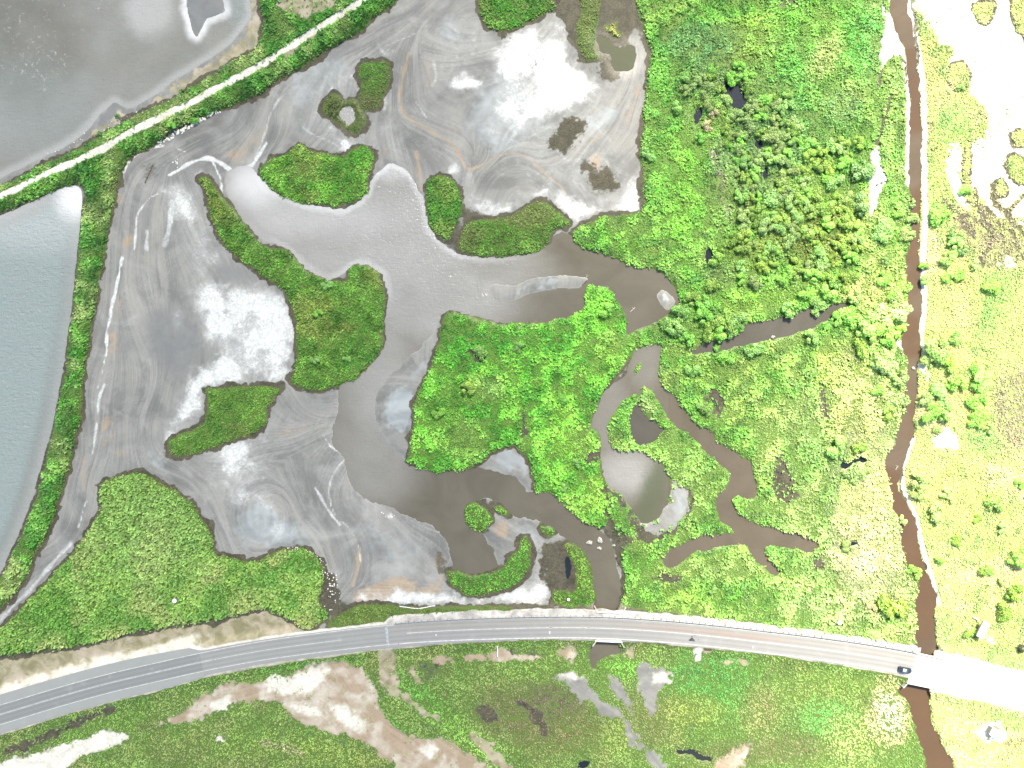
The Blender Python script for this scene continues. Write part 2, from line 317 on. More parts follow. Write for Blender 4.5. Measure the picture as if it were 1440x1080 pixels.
# mudflat cover: (cover, kind, outline/line, width or softness, strength)
MUD = [
 # salt crust
 ('salt', 'p', "272,412 285,400 310,398 335,405 370,405 400,420 412,445 417,470 410,500 415,525 395,540 340,540 300,542 270,590 255,600 240,625 232,640 226,622 245,590 262,560 266,530 300,515 290,480 285,450 275,430", 14, 1),
 ('salt', 'p', "222,268 255,262 275,285 282,312 265,320 240,300 236,283", 16, .85), ('salt', 'l', "243,285 238,320 232,345", 8, .6), ('salt', 'l', "207,325 206,350", 5, .6),
 ('salt', 'p', "695,72 720,48 760,33 795,31 803,60 812,85 825,100 845,115 850,135 840,140 800,160 775,160 760,175 730,180 715,200 695,190 692,150 710,120 697,100", 16, 1),
 ('salt', 'p', "650,275 670,295 700,305 720,300 745,285 765,280 790,300 808,315 820,312 840,303 880,300 903,292 900,240 880,270 850,290 820,285 790,270 770,250 755,260 740,275 700,290 680,280", 12, 1),
 ('salt', 'p', "664,42 674,40 676,60 666,68 660,58", 5, 1), ('salt', 'p', "640,108 655,100 668,108 682,118 672,135 655,128 640,124 630,122", 8, 1), ('salt', 'p', "534,66 545,70 558,68 552,82 540,80", 4, 1),
 ('salt', 'p', "487,106 496,103 503,94 500,108 490,110", 3, 1), ('salt', 'p', "540,130 546,140 540,158 534,150", 4, 1), ('salt', 'p', "445,163 455,166 470,180 480,196 500,195 520,196 512,206 500,206 482,218 476,202 462,184", 6, 1),
 ('salt', 'p', "458,130 470,122 475,128 465,136 456,142", 3, .9), ('salt', 'p', "635,225 645,222 650,238 640,246 630,240", 5, .9), ('salt', 'p', "756,238 764,252 772,262 762,268", 5, .9), ('salt', 'p', "742,256 750,252 748,262 740,262", 3, 1),
 ('salt', 'p', "300,625 340,612 372,610 375,622 350,660 330,672 305,668", 14, .75), ('salt', 'p', "318,690 345,672 375,678 380,700 395,722 360,722 330,718", 12, .55), ('salt', 'p', "370,735 400,725 432,745 430,765 395,770 372,770", 16, .5),
 ('salt', 'p', "498,835 540,826 600,830 640,835 690,838 720,832 722,824 745,826 760,820 775,824 772,840 745,850 690,846 620,850 560,852 515,848", 7, 1),
 ('salt', 'p', "345,245 352,230 362,246 378,266 395,278 370,285 350,280 340,262", 12, .8),  # white glare of wet mud at the lagoon corner, painted as salt
 ('salt', 'l', "172,362 166,392 160,420 154,450 150,472 149,500", 3.2, 1), ('salt', 'l', "149,500 143,528 138,545", 2, .8),
 ('salt', 'l', "174,242 180,227 195,216 212,208 230,205", 3, .9), ('salt', 'l', "175,262 173,245", 2, .7), ('salt', 'l', "248,208 258,212 264,215", 2.4, .9),
 ('salt', 'l', "238,246 250,240 265,230 280,224 297,222 312,230 330,243 345,252", 4.2, 1), ('salt', 'l', "297,224 306,240 311,256 312,272", 2.6, 1), ('salt', 'p', "272,246 280,240 290,243 292,252 280,250", 3, .9),
 ('salt', 'l', "222,272 208,280 195,298 191,312 190,340 188,352", 2.4, .8), ('salt', 'l', "147,540 140,556 137,580 135,602 131,630 127,642", 2.8, .75), ('salt', 'l', "122,705 116,722 110,742", 2, .7),
 ('salt', 'l', "100,765 80,786 62,806 40,832 20,850 0,872 -40,900", 5, .6),
 ('salt', 'l', "443,686 452,700 463,720 478,738", 4, .7), ('salt', 'l', "485,645 472,660 464,680 462,700 470,725 490,742 503,760 508,790", 2.2, .7), ('salt', 'l', "455,612 465,628 478,636 486,640", 2.4, .7),
 ('salt', 'l', "560,717 585,728 612,738 632,758 638,790", 2.2, .6), ('salt', 'l', "375,200 362,222 355,232 340,240", 3.4, .9), ('salt', 'l', "402,130 388,145 378,165 372,190 360,222", 3, .5),
 ('salt', 'l', "540,65 590,45", 2, .4), ('salt', 'l', "583,140 592,155 600,165", 2, .7), ('salt', 'l', "425,178 440,190 470,200 482,212", 3, .5), ('salt', 'p', "540,724 548,722 552,730 544,732", 2, .9),
 ('salt', 'p', "690,250 700,240 715,245 705,252", 4, .4), ('salt', 'l', "610,85 615,110 608,120", 5, .45),
 ('salt', 'p', "235,440 250,425 262,436 258,462 245,470", 8, .35), ('salt', 'p', "268,480 285,486 310,496 300,500 280,494", 4, .6),
 # ochre
 ('ochre', 'l', "575,75 566,110 562,140 566,162 590,175 610,188 632,198 645,215 655,236 662,240", 4, .7), ('ochre', 'l', "658,240 690,226 715,214 735,217 752,230 768,246 790,262 797,275", 3, .7),
 ('ochre', 'l', "600,90 606,110 600,120", 6, .5), ('ochre', 'l', "586,215 590,240 592,265", 7, .6), ('ochre', 'l', "548,190 540,215 535,235", 4, .4), ('ochre', 'p', "315,215 335,200 360,190 372,180 365,205 345,225 325,230", 14, .55),
 ('ochre', 'p', "183,322 188,330 182,350 174,358 175,340", 4, .7), ('ochre', 'p', "163,272 174,270 170,284 164,282", 3, .8), ('ochre', 'l', "168,425 164,445", 6, .4), ('ochre', 'p', "155,465 166,468 160,498 150,500", 4, .7),
 ('ochre', 'p', "145,582 158,588 150,605 140,610", 5, .6), ('ochre', 'p', "142,622 168,608 160,620 145,632", 5, .6), ('ochre', 'p', "162,636 175,625 180,640 168,645", 5, .5), ('ochre', 'l', "118,645 116,670 118,690", 6, .5), ('ochre', 'p', "115,735 125,715 128,728 118,745", 5, .5),
 ('ochre', 'p', "490,838 520,822 560,812 600,828 625,808 620,836 560,848 505,850", 7, .9), ('ochre', 'l', "506,770 505,790 500,810 496,824", 5, .8), ('ochre', 'p', "695,735 712,735 716,750 705,756 690,750", 6, .6), ('ochre', 'p', "612,782 622,784 620,800 612,800", 5, .6),
 ('ochre', 'p', "388,440 408,435 413,445 400,455 388,458", 8, .5), ('ochre', 'p', "395,490 405,485 408,500 398,502", 6, .4), ('ochre', 'l', "382,615 400,608 430,604", 5, .4), ('ochre', 'p', "838,215 843,232 836,243 828,235 826,218", 3, 1.0), ('ochre', 'l', "900,120 890,150 880,168", 4, .6), ('ochre', 'l', "862,180 845,190 832,200", 4, .5), ('ochre', 'p', "866,14 876,18 882,34 890,38 878,42 870,30", 3, .9),
 ('ochre', 'l', "365,1030 400,1010 470,960", 1, .01), ('ochre', 'p', "600,-5 612,0 606,28 598,22", 6, .3),
 # dark wet grey
 ('dark', 'p', "215,440 245,430 275,450 285,490 262,520 235,525 220,495", 25, .7), ('dark', 'p', "340,365 372,390 400,415 405,432 375,405 335,400 310,380", 14, .55), ('dark', 'l', "215,282 206,300 204,330", 10, .4), ('dark', 'p', "260,215 285,230 300,250 285,262 262,252 250,238", 12, .5), ('dark', 'p', "195,235 235,215 245,235 225,255 190,255", 20, .4),
 ('dark', 'p', "175,595 215,600 235,625 225,650 200,640", 14, .4), ('dark', 'p', "405,600 412,560 440,548 465,560 470,575 440,595 410,612", 20, .3), ('dark', 'p', "405,650 440,650 452,680 445,695 425,690 405,668", 12, .4), ('dark', 'p', "625,140 650,130 690,165 670,180 630,175", 16, .35),
 ('dark', 'p', "462,75 490,58 510,48 508,58 480,80 455,88", 5, .7), ('dark', 'l', "590,6 560,28 528,44", 4, .8), ('dark', 'l', "405,665 412,690 424,718 440,738 450,748", 2, .75), ('dark', 'l', "367,622 385,632 410,625 440,605 468,575", 1.6, .7),
 ('dark', 'l', "372,205 385,208 390,195 384,178", 1.6, .5), ('dark', 'l', "180,262 178,285 180,310 172,335 169,365", 1.6, .5), ('dark', 'l', "200,290 190,320 186,350", 1.4, .5), ('dark', 'l', "126,645 127,680 118,715", 1.4, .5), ('dark', 'l', "115,640 118,660 120,690", 1.2, .5), ('dark', 'l', "605,60 618,70 640,78 665,80 690,72", 1.5, .7), ('dark', 'l', "578,82 562,120 558,150", 1.5, .5), ('dark', 'l', "556,160 540,200 530,220", 1.3, .4), ('dark', 'l', "640,205 650,225 660,238 672,240", 1.3, .4), ('dark', 'l', "532,548 526,565 530,592 540,612", 1.6, .7), ('dark', 'l', "560,515 580,500 600,475 608,462", 1.4, .7),
 ('dark', 'p', "745,75 755,62 770,62 768,78 758,85 760,98 750,104 742,88", 4, 1), ('dark', 'p', "530,625 540,655 525,690 512,680", 10, .25), ('dark', 'p', "480,700 510,700 520,715 500,725 478,716", 8, .4),
 ('dark', 'p', "185,685 190,700 182,710", 4, .01), ('dark', 'p', "180,642 192,642 195,655 185,662", 3, .6),
 # pale blue-grey
 ('blue', 'p', "540,560 550,545 572,540 584,550 582,590 570,605 550,605 540,590", 8, .8), ('blue', 'p', "330,720 370,700 400,725 430,745 430,770 395,770 340,765 330,745", 18, .7), ('blue', 'p', "570,530 590,510 605,505 600,525 580,545", 6, .5), ('blue', 'p', "410,90 450,70 500,75 495,110 450,140 412,165 405,130", 20, .5), ('blue', 'p', "410,160 440,180 480,200 440,190 412,178", 10, .4),
 ('blue', 'p', "670,120 690,90 730,100 760,130 780,165 740,200 700,230 665,200 650,170", 22, .6), ('blue', 'p', "610,30 640,20 660,50 640,70 615,60", 14, .5), ('blue', 'p', "820,170 850,150 870,150 868,175 840,190 822,188", 8, .6), ('blue', 'p', "480,720 560,735 600,750 620,780 590,810 520,800 500,760", 26, .4), ('blue', 'p', "735,395 785,390 785,400 745,406 728,410", 5, .6), ('blue', 'p', "928,410 936,408 946,420 940,428 928,424", 4, .9),
 ('blue', 'p', "205,635 225,640 240,660 230,672 212,660", 8, .6), ('blue', 'p', "690,640 718,628 735,640 745,655 745,670 720,660 690,655", 7, .7), ('blue', 'p', "720,735 745,740 765,755 762,780 748,800 735,785", 10, .5), ('blue', 'p', "945,675 962,690 966,715 955,738 935,748 950,715", 5, .6),
 # peat and dead reed
 ('peat', 'p', "755,770 775,760 800,758 818,770 832,790 838,812 840,855 800,860 770,850 776,830 755,815 765,795", 5, 1), ('peat', 'p', "782,12 795,-20 900,-20 905,20 912,50 908,62 895,40 880,60 870,105 862,115 852,110 842,95 840,72 850,45 838,25 812,28 806,55 800,42 790,30", 5, .8), ('peat', 'p', "842,72 855,72 862,90 870,105 862,115 850,108 842,98", 4, .9),
 ('peat', 'p', "818,225 826,218 838,244 850,230 862,235 872,262 862,270 835,265 820,250", 5, .8), ('peat', 'p', "770,205 780,180 800,165 818,168 825,178 812,195 798,215 780,214", 4, .9), ('peat', 'p', "455,140 470,128 482,138 500,140 512,152 520,180 505,192 488,188 468,172 450,156", 4, .9), ('peat', 'p', "500,95 512,85 545,83 553,105 545,140 535,155 510,160 502,150", 4, .6),
 ('peat', 'p', "740,290 745,285 765,281 776,290 770,300 745,305", 4, .8), ('peat', 'p', "640,300 660,285 675,298 705,306 715,315 700,328 660,335 640,340 632,335 645,318", 5, .7), ('peat', 'p', "292,545 330,540 395,542 380,556 330,558 305,575 292,572", 4, .7), ('peat', 'p', "200,232 215,228 222,245 210,258 196,252", 8, .5), ('peat', 'p', "462,855 482,845 500,850 540,855 640,852 720,850 838,854 838,864 720,862 560,872 462,880", 4, .8), ('peat', 'p', "455,800 475,808 480,840 468,870 455,866 450,835", 5, .7), ('peat', 'p', "612,782 620,778 626,805 616,812", 3, .6), ('peat', 'p', "220,186 245,172 262,165 268,160 275,166 255,178 232,196 218,204", 5, .9),
 ('peat', 'p', "855,520 870,522 880,528 865,548 852,560 846,600 836,600 842,570", 3, .6), ('peat', 'p', "636,330 645,340 640,352 630,344", 2, .6),
 # beach of the north pond
 ('tan', 'p', "-130,322 0,262 45,240 110,207 160,180 200,157 250,135 300,105 332,85 360,71 367,50 371,32 366,10 362,-100 357,-100 356,15 350,38 325,66 290,92 248,117 220,140 190,158 160,162 128,188 102,207 50,232 0,258", 3, .75),
 ('dark', 'p', "150,150 162,143 175,151 190,151 222,135 250,113 292,90 328,65 335,72 300,95 250,125 215,145 180,165 150,172 128,185 135,170", 4, .9),
 ('dark', 'p', MUDISLET, 2, .9),
 # texture inside the right-hand creek pond shore
 ('tan', 'l', "897,732 910,742 928,736 940,712 942,690", 2, .5),
]
# ------------------------------------------------------------------ terrain fields
dW = {k: sdf(smooth_poly(v), rough=(k not in ('pond1', 'pond2'))) for k, v in W.items()}
dspit = np.minimum(np.minimum(sdf(smooth_poly(SPIT), False), sdf(smooth_poly(SPIT2), False)), np.minimum(sdf(MUDISLET, False), sdf(CREEK_SPIT, False)))
for k in ('lagoon', 'pond1', 'west_creek'):
    dW[k] = np.maximum(dW[k], -dspit)
dwat = np.minimum.reduce(list(dW.values()))
SHALLOW = {'peat_pool', 'marsh_pool', 'marsh_pool_2', 'marsh_ditch', 'islet_pool'}
dV = {k: sdf(smooth_poly(v)) for k, v in V.items()}
dveg = np.minimum.reduce(list(dV.values()))
dtrack = lsdf(TRACK); droad_b = bline(smooth_line(ROAD, 3), 90.0); droad = lookup(droad_b, PX, PY)
rl = smooth_line(ROAD, 3)
road_y = np.interp(PX, rl[:, 0], rl[:, 1])
north = PY < road_y
HALF_N = np.interp(PX, [0, 270, 290, 540, 550, 1280, 1300, 1440], [28, 27, 17, 17, 25, 24, 24, 28])
HALF_S = np.interp(PX, [0, 150, 225, 283, 475, 567, 720, 1080, 1285, 1305, 1440], [27, 26.5, 26, 22, 20, 19, 16.5, 15.5, 19, 32, 25])
roadhalf = np.where(north, HALF_N, HALF_S)

cov = {k: np.zeros_like(PX) for k in ('salt', 'ochre', 'dark', 'blue', 'peat', 'veg', 'sand', 'tan')}
RAG = 16 * (fbm(PX, PY, 11, 7, 3) - .5) + 9 * (fbm(PX, PY, 4, 5, 2) - .5)
def put(name, w):
    cov[name] = np.maximum(cov[name], w)
for (c, kind, o, wd, st) in MUD:
    if kind == 'p':
        d = sdf(smooth_poly(o), True, 60)
        if c == 'salt':
            wd2 = wd * 2.8 + 4; d = d + .5 * RAG
            q = sstep(wd2 * .45, -wd2 * .75, d)
            q = q * (.55 + .9 * sstep(.30, .62, fbm(PX + 14 * n1, PY + 14 * n2, 34, 2, 4)))
            put(c, np.clip(np.maximum(st * q, .34 * st * sstep(34, -14, d + 1.2 * RAG) * (wd > 4)), 0, 1.1))
        else:
            sw_ = wd * .8 + 2.5
            put(c, st * sstep(sw_, -sw_, d + RAG))
    else:
        d = lsdf(o, False, 60)
        wvar = .55 + .9 * vn(PX, PY, 14, 3)
        put(c, st * sstep(wd * wvar, wd * wvar * .25, d))
for o, st_ in (("205,440 235,425 280,440 292,500 262,530 230,535 208,500", .75), ("300,370 335,362 372,388 402,415 405,432 370,402 330,398 300,392", .7), ("265,225 300,245 300,262 270,255", .6), ("200,235 235,222 262,235 240,255 200,262", .5), ("400,555 440,548 470,562 460,590 410,608", .45), ("440,655 470,680 480,720 450,700", .4), ("560,40 520,60 470,88 430,115 400,140 430,108 500,66", .6), ("700,225 760,225 820,280 780,262 740,240", .35), ("595,170 640,175 690,170 660,205 620,200", .45)):
    put('dark', st_ * sstep(22, -22, sdf(smooth_poly(o, 2), True, 60) + .6 * RAG))
for o, st_ in (("262,290 300,300 320,340 300,400 270,400 255,340", .36), ("225,262 280,262 300,330 280,420 250,380 235,300", .30), ("300,610 375,600 385,660 340,700 300,690", .42), ("395,105 450,75 520,90 500,180 430,190 400,160", .30), ("620,20 670,10 690,80 640,120 600,80", .30), ("690,60 800,35 860,140 880,280 760,270 690,220", .30)):
    put('salt', st_ * sstep(40, -30, sdf(smooth_poly(o, 2), True, 70) + .8 * RAG))  # soft white glow over the mud, painted in as faint salt
# vegetation density
vegw = sstep(1.5, -1.5, dveg)
vd = np.maximum(sstep(2.0, -3.5, dveg + .35 * RAG), .10 * sstep(6.5, 1.0, dveg + .4 * RAG))
fr_w = .8 + 11.0 * fbm(PX, PY, 24, 8, 3) ** 2.2
put('peat', sstep(fr_w + 2.0, fr_w - 1.5, np.abs(dveg - .8) + RAG * .35) * (dwat > -8))
kill = np.zeros_like(PX)
straw = np.zeros_like(PX); deadw = np.zeros_like(PX); burnt = np.zeros_like(PX)
for (o, c, soft) in BARE:
    sf = soft + 1.0
    w = sstep(sf, -sf, sdf(smooth_poly(o), True, 60) + RAG * (.25 if c in ('gravel', 'pale') else .8))
    if c == 'straw': straw = np.maximum(straw, w); continue
    if c == 'dead': deadw = np.maximum(deadw, w); put('peat', .42 * w); put('tan', .5 * w); continue
    if c == 'burnt': burnt = np.maximum(burnt, w); put('peat', w); vd = vd * (1 - .5 * w); continue
    if c == 'wetmud': kill = np.maximum(kill, w); cov['peat'] *= (1 - w); put('dark', .3 * w); continue
    kill = np.maximum(kill, w * {'tan': .93, 'sand': 1, 'pale': 1, 'gravel': 1, 'pink': .97, 'mudveg': .9, 'peat': .95}[c])
    if c == 'tan': put('tan', w)
    elif c in ('sand',): put('sand', w); cov['peat'] *= (1 - w)
    elif c == 'pale': put('salt', w); cov['peat'] *= (1 - w)
    elif c == 'gravel': put('sand', .7 * w); cov['peat'] *= (1 - w)
    elif c == 'pink': put('ochre', 1.0 * w); put('sand', .46 * w * sstep(.36, .62, fbm(PX, PY, 25, 4))); cov['peat'] *= (1 - .8 * w)
    elif c in ('mudveg', 'peat'): put('peat', w)
for o, st in (("365,945 385,945 405,952 440,940 462,935 455,960 440,975 405,977 380,977", 1), ("402,985 420,988 440,990 458,1000 455,1010 430,1008 410,998", .9), ("462,992 480,990 500,1005 517,1015 518,1025 500,1028 478,1015", 1), ("590,1050 608,1047 612,1062 600,1068", .9), ("295,990 315,980 332,985 330,1000 300,1006", 1), ("782,945 810,947 818,955 790,956", .8), ("915,950 935,945 945,955 938,962 918,962", .9), ("505,940 530,950 540,975 520,970", .6), ("1405,0 1560,0 1560,-100 1300,-100 1300,20 1330,30 1350,70 1400,80", .6)):
    put('sand', st * sstep(12, -10, sdf(smooth_poly(o), True, 50) + .8 * RAG))
# drainage threads south of the road
for o, w_ in (("477,925 480,960 482,985 500,1000 520,1015 525,1040 560,1065", 6), ("360,985 400,980 440,985 460,975 478,960", 4), ("835,935 840,948 860,965 875,995 888,1030 900,1045 915,1060 930,1080", 4), ("280,1012 320,990 345,982 360,985", 4)):
    put('dark', .9 * sstep(w_, w_ * .3, lsdf(o)))
for o in ("1366,8 1378,0 1395,4 1399,20 1390,32 1375,30", "1420,-8 1440,-8 1560,-8 1560,90 1445,62 1428,40", "1418,190 1432,182 1450,186 1450,206 1425,206", "1415,226 1432,218 1455,230 1455,264 1432,260 1418,246", "1398,258 1408,250 1416,262 1412,276 1400,272", "1334,92 1348,86 1360,95 1363,112 1355,125 1340,125 1332,108", "1358,196 1364,200 1362,268 1355,268 1357,230", "1240,112 1244,95 1254,85 1264,82 1273,92 1275,112 1270,130 1252,132 1242,126"):
    w = sstep(2.5, -2.5, sdf(smooth_poly(o), True, 40) + .5 * RAG)
    kill *= (1 - w); cov['sand'] *= (1 - w); cov['salt'] *= (1 - w); vd = np.maximum(vd, w)
    put('peat', .8 * sstep(4, 1, np.abs(sdf(smooth_poly(o), True, 40) + .5 * RAG - 1.5)))
for o, w_ in (("1328,284 1350,300 1372,308 1395,320 1412,338", 7), ("1392,262 1400,285 1415,300 1430,320 1450,332", 7), ("1370,270 1380,300 1394,332", 6), ("1400,330 1386,350 1378,374", 6), ("1425,325 1430,350 1445,368", 6), ("1345,292 1356,318 1372,338", 6), ("1440,275 1425,290 1412,300", 5), ("1360,283 1385,290 1410,318", 5)):
    w = sstep(w_, w_ * .4, lsdf(o, True) + .7 * RAG); put('peat', .75 * w); deadw = np.maximum(deadw, .7 * w); cov['sand'] *= (1 - .9 * w); kill = np.maximum(kill * (1 - .5 * w), .55 * w)
for o, w_ in (("1253,134 1247,158 1240,178 1231,205", 3.4), ("1240,100 1236,120 1232,128", 3), ("1230,262 1244,256 1262,245 1274,240", 1.6)):
    w = sstep(w_, w_ * .5, lsdf(o)); put('peat', w); kill = np.maximum(kill, w); cov['salt'] *= (1 - w)
# sandy strip on the east bank of the river
riv_e = "1277,0 1283,30 1291,70 1296,105 1299,140 1301,180 1298,212 1300,250 1302,300 1299,345 1298,380 1300,420 1298,450 1296,470"
w = sstep(6, 3, lsdf(riv_e)); put('sand', w); kill = np.maximum(kill, w)
w = sstep(5, 2, lsdf("1252,0 1258,40 1270,76 1276,110 1277,150 1277,190 1275,230 1277,260")); put('sand', .8 * w); kill = np.maximum(kill, w)
riv_se = "1284,615 1274,645 1266,668 1273,697 1288,722 1294,757 1303,790 1312,815 1320,850"
w = sstep(5, 2, lsdf(riv_se)); put('sand', w * .9); kill = np.maximum(kill, w)
# specks of bare ground among the right-hand meadow
# track and road verges
w = sstep(6.2, 3.8, dtrack + 2 * (n1 * 2)); put('tan', .6 * w); put('sand', .9 * w); kill = np.maximum(kill, w); cov['peat'] *= (1 - w)
rv = sstep(roadhalf + 3, roadhalf, droad + 4 * n1)
kill = np.maximum(kill, rv)
for k in cov: cov[k] *= (1 - rv)
put('sand', rv * np.where(north, .85, np.where(PX > 1290, 1., .45)) ); put('tan', rv * .6)
w = north * sstep(320, 255, PX + 2 * RAG) * sstep(43, 33, droad + 12 * n1 + .5 * RAG); put('sand', .7 * w)
# channel around everything wet
vd = vd * (1 - kill)
cov['veg'] = vegw * (1 - .97 * kill)
mead = np.maximum(sstep(2, -6, dV['east_meadow']), sstep(2, -6, dV['east_meadow_south']))
mead = np.maximum(mead, .8 * sstep(40, -30, blob(1225, 720, 60, 130)))
cov['veg'] *= (1 - .85 * mead); put('tan', .85 * mead)
lush = np.maximum(sstep(6, -20, dV['east_marsh']), sstep(6, -10, dV['central_islet'])) * (1 - mead)
lush = np.maximum(lush, np.maximum.reduce([.5 * sstep(4, -10, dV['south_marsh']), .8 * sstep(2, -12, dV['reed_field']), .6 * sstep(2, -8, np.minimum(np.minimum(dV['dike'], dV['long_islet']), np.minimum(dV['bean_islet'], dV['club_islet'])))]) * (1 - mead))
vd = np.where(dwat < .8, 0, vd)
# extra gaps in the thickets
vd *= np.where(dV['east_marsh'] < 0, .80 + .2 * sstep(.3, .45, fbm(PX, PY, 14, 5)), 1)
vd = np.where(deadw > .3, vd * (.45 + .5 * (fbm(PX, PY, 9, 2) > .48)), vd)

# ------------------------------------------------------------------ height field
out = np.maximum(dwat, 0); inn = np.maximum(-dwat, 0)
z = WL + .30 * (1 - np.exp(-out / 16)) + .10 * (1 - np.exp(-out / 80)) - .9 * (1 - np.exp(-inn / 7))
veg_in = np.maximum(-dveg, 0)
z += np.where(dwat > 0, .35 * sstep(0, 7, veg_in) * sstep(0, 4, out), 0)
z += np.where(dwat > 0, 1.1 * sstep(0, 16, np.maximum(-dV['dike'], 0)), 0)
z += .10 * (fbm(PX, PY, 30, 2) - .5) * sstep(2, 12, out)
dome = sstep(0, 45, np.maximum(-dV['reed_field'], 0)); z += .5 * dome
rise = sstep(roadhalf + 15, roadhalf - 1, droad) * (dwat > 1.0)
z = z * (1 - rise) + (ROADZ - .10) * rise
under = (droad < roadhalf + 1) & (dwat > 1.0)
z = np.where(under, np.minimum(z, ROADZ - .10), z)

# ------------------------------------------------------------------ drainage flow on the mud: streaks along traced currents
FLOW = """600,-60 600,0 560,30 500,65 430,108 385,150 330,200 250,215 190,240 175,300 165,380 150,470 135,560 130,640 118,720 60,810 0,870 -60,930
600,0 575,75 560,130 562,170 553,230 550,300
565,165 610,190 645,212 660,240 645,275
660,240 720,215 760,230 795,270 800,310
605,60 640,78 690,72 740,60 800,30
905,60 895,120 850,180 800,205 760,230
690,220 700,180 740,150 790,110 830,60
385,150 372,190 352,235 335,270
235,240 222,300 215,400 230,500 195,600 205,660
250,235 280,330 330,400 390,480
300,290 330,370 400,440
220,655 280,680 310,740 320,785
300,645 360,640 420,625 470,580
345,690 390,685 410,720 395,765 350,770 325,735 345,690
480,640 460,700 480,740 510,800 490,835
405,660 425,720 450,750 470,795
520,710 580,735 630,770 635,800
500,835 560,850 640,845 760,835
400,560 440,590 472,580
450,200 480,150 470,90 520,60
700,735 740,750 770,790
460,930 480,960 500,1000 540,1040 600,1080
540,940 530,1000 580,1030
370,960 420,960 460,945"""
fpts, fdir = [], []
for ln in FLOW.strip().split('\n'):
    q = smooth_line(ln, 2); dd = np.diff(q, axis=0); L = np.linalg.norm(dd, axis=1)
    fpts.append((q[1:] + q[:-1]) / 2); fdir.append(dd / L[:, None])
fpts = np.concatenate(fpts); fdir = np.concatenate(fdir)
cgx = np.arange(GX0, GX1 + 13, 12.0); cgy = np.arange(GY0, GY1 + 13, 12.0)
CX, CY = np.meshgrid(cgx, cgy)
ang2 = 2 * np.arctan2(fdir[:, 1], fdir[:, 0])
d2 = (CX[..., None] - fpts[:, 0]) ** 2 + (CY[..., None] - fpts[:, 1]) ** 2 + 60
ww = 1 / d2 ** 1.6
a2 = np.arctan2((ww * np.sin(ang2)).sum(-1), (ww * np.cos(ang2)).sum(-1))
c2, s2 = np.cos(a2), np.sin(a2)
def cl(B, x, y):
    fx_ = np.clip((x - GX0) / 12.0, 0, len(cgx) - 1.001); fy_ = np.clip((y - GY0) / 12.0, 0, len(cgy) - 1.001)
    xi = fx_.astype(int); yi = fy_.astype(int); fx_ = fx_ - xi; fy_ = fy_ - yi
    return (B[yi, xi] * (1 - fx_) + B[yi, xi + 1] * fx_) * (1 - fy_) + (B[yi + 1, xi] * (1 - fx_) + B[yi + 1, xi + 1] * fx_) * fy_
# a little meander in the field
aa = .5 * np.arctan2(cl(s2, PX, PY), cl(c2, PX, PY)) + 1.1 * (fbm(PX, PY, 70, 6, 2) - .5)
UX, UY = np.cos(aa).astype(np.float32), np.sin(aa).astype(np.float32)
nz1 = rng.random(PX.shape).astype(np.float32)
nz2 = vn(PX, PY, 7, 8).astype(np.float32)
def lic(nz, steps, h):
    acc = nz.copy()
    for sgn in (1, -1):
        x = np.arange(PX.shape[1], dtype=np.float32)[None, :].repeat(PX.shape[0], 0); y = np.arange(PX.shape[0], dtype=np.float32)[:, None].repeat(PX.shape[1], 1)
        xi = x.astype(int); yi = y.astype(int)
        lx = UX * sgn; ly = UY * sgn
        for _ in range(steps):
            x = x + lx * h; y = y + ly * h
            xi = np.clip(np.rint(x), 0, PX.shape[1] - 1).astype(int); yi = np.clip(np.rint(y), 0, PX.shape[0] - 1).astype(int)
            acc += nz[yi, xi]
            nxv, nyv = UX[yi, xi], UY[yi, xi]
            fl = np.where(nxv * lx + nyv * ly < 0, -1, 1)
            lx, ly = nxv * fl, nyv * fl
    acc = (acc - acc.mean()) / acc.std()
    return np.clip(.5 + .17 * acc, 0, 1)
dfl = np.full(CX.shape, 1e9)
for q_ in fpts[::2]: dfl = np.minimum(dfl, (CX - q_[0]) ** 2 + (CY - q_[1]) ** 2)
flow_amp = .10 + .9 * sstep(40, 8, cl(np.sqrt(dfl), PX, PY) + 26 * (fbm(PX, PY, 30, 4, 2) - .5))
flow1 = lic(nz1, 22, 1.0); flow2 = lic(nz2, 20, 2.2)

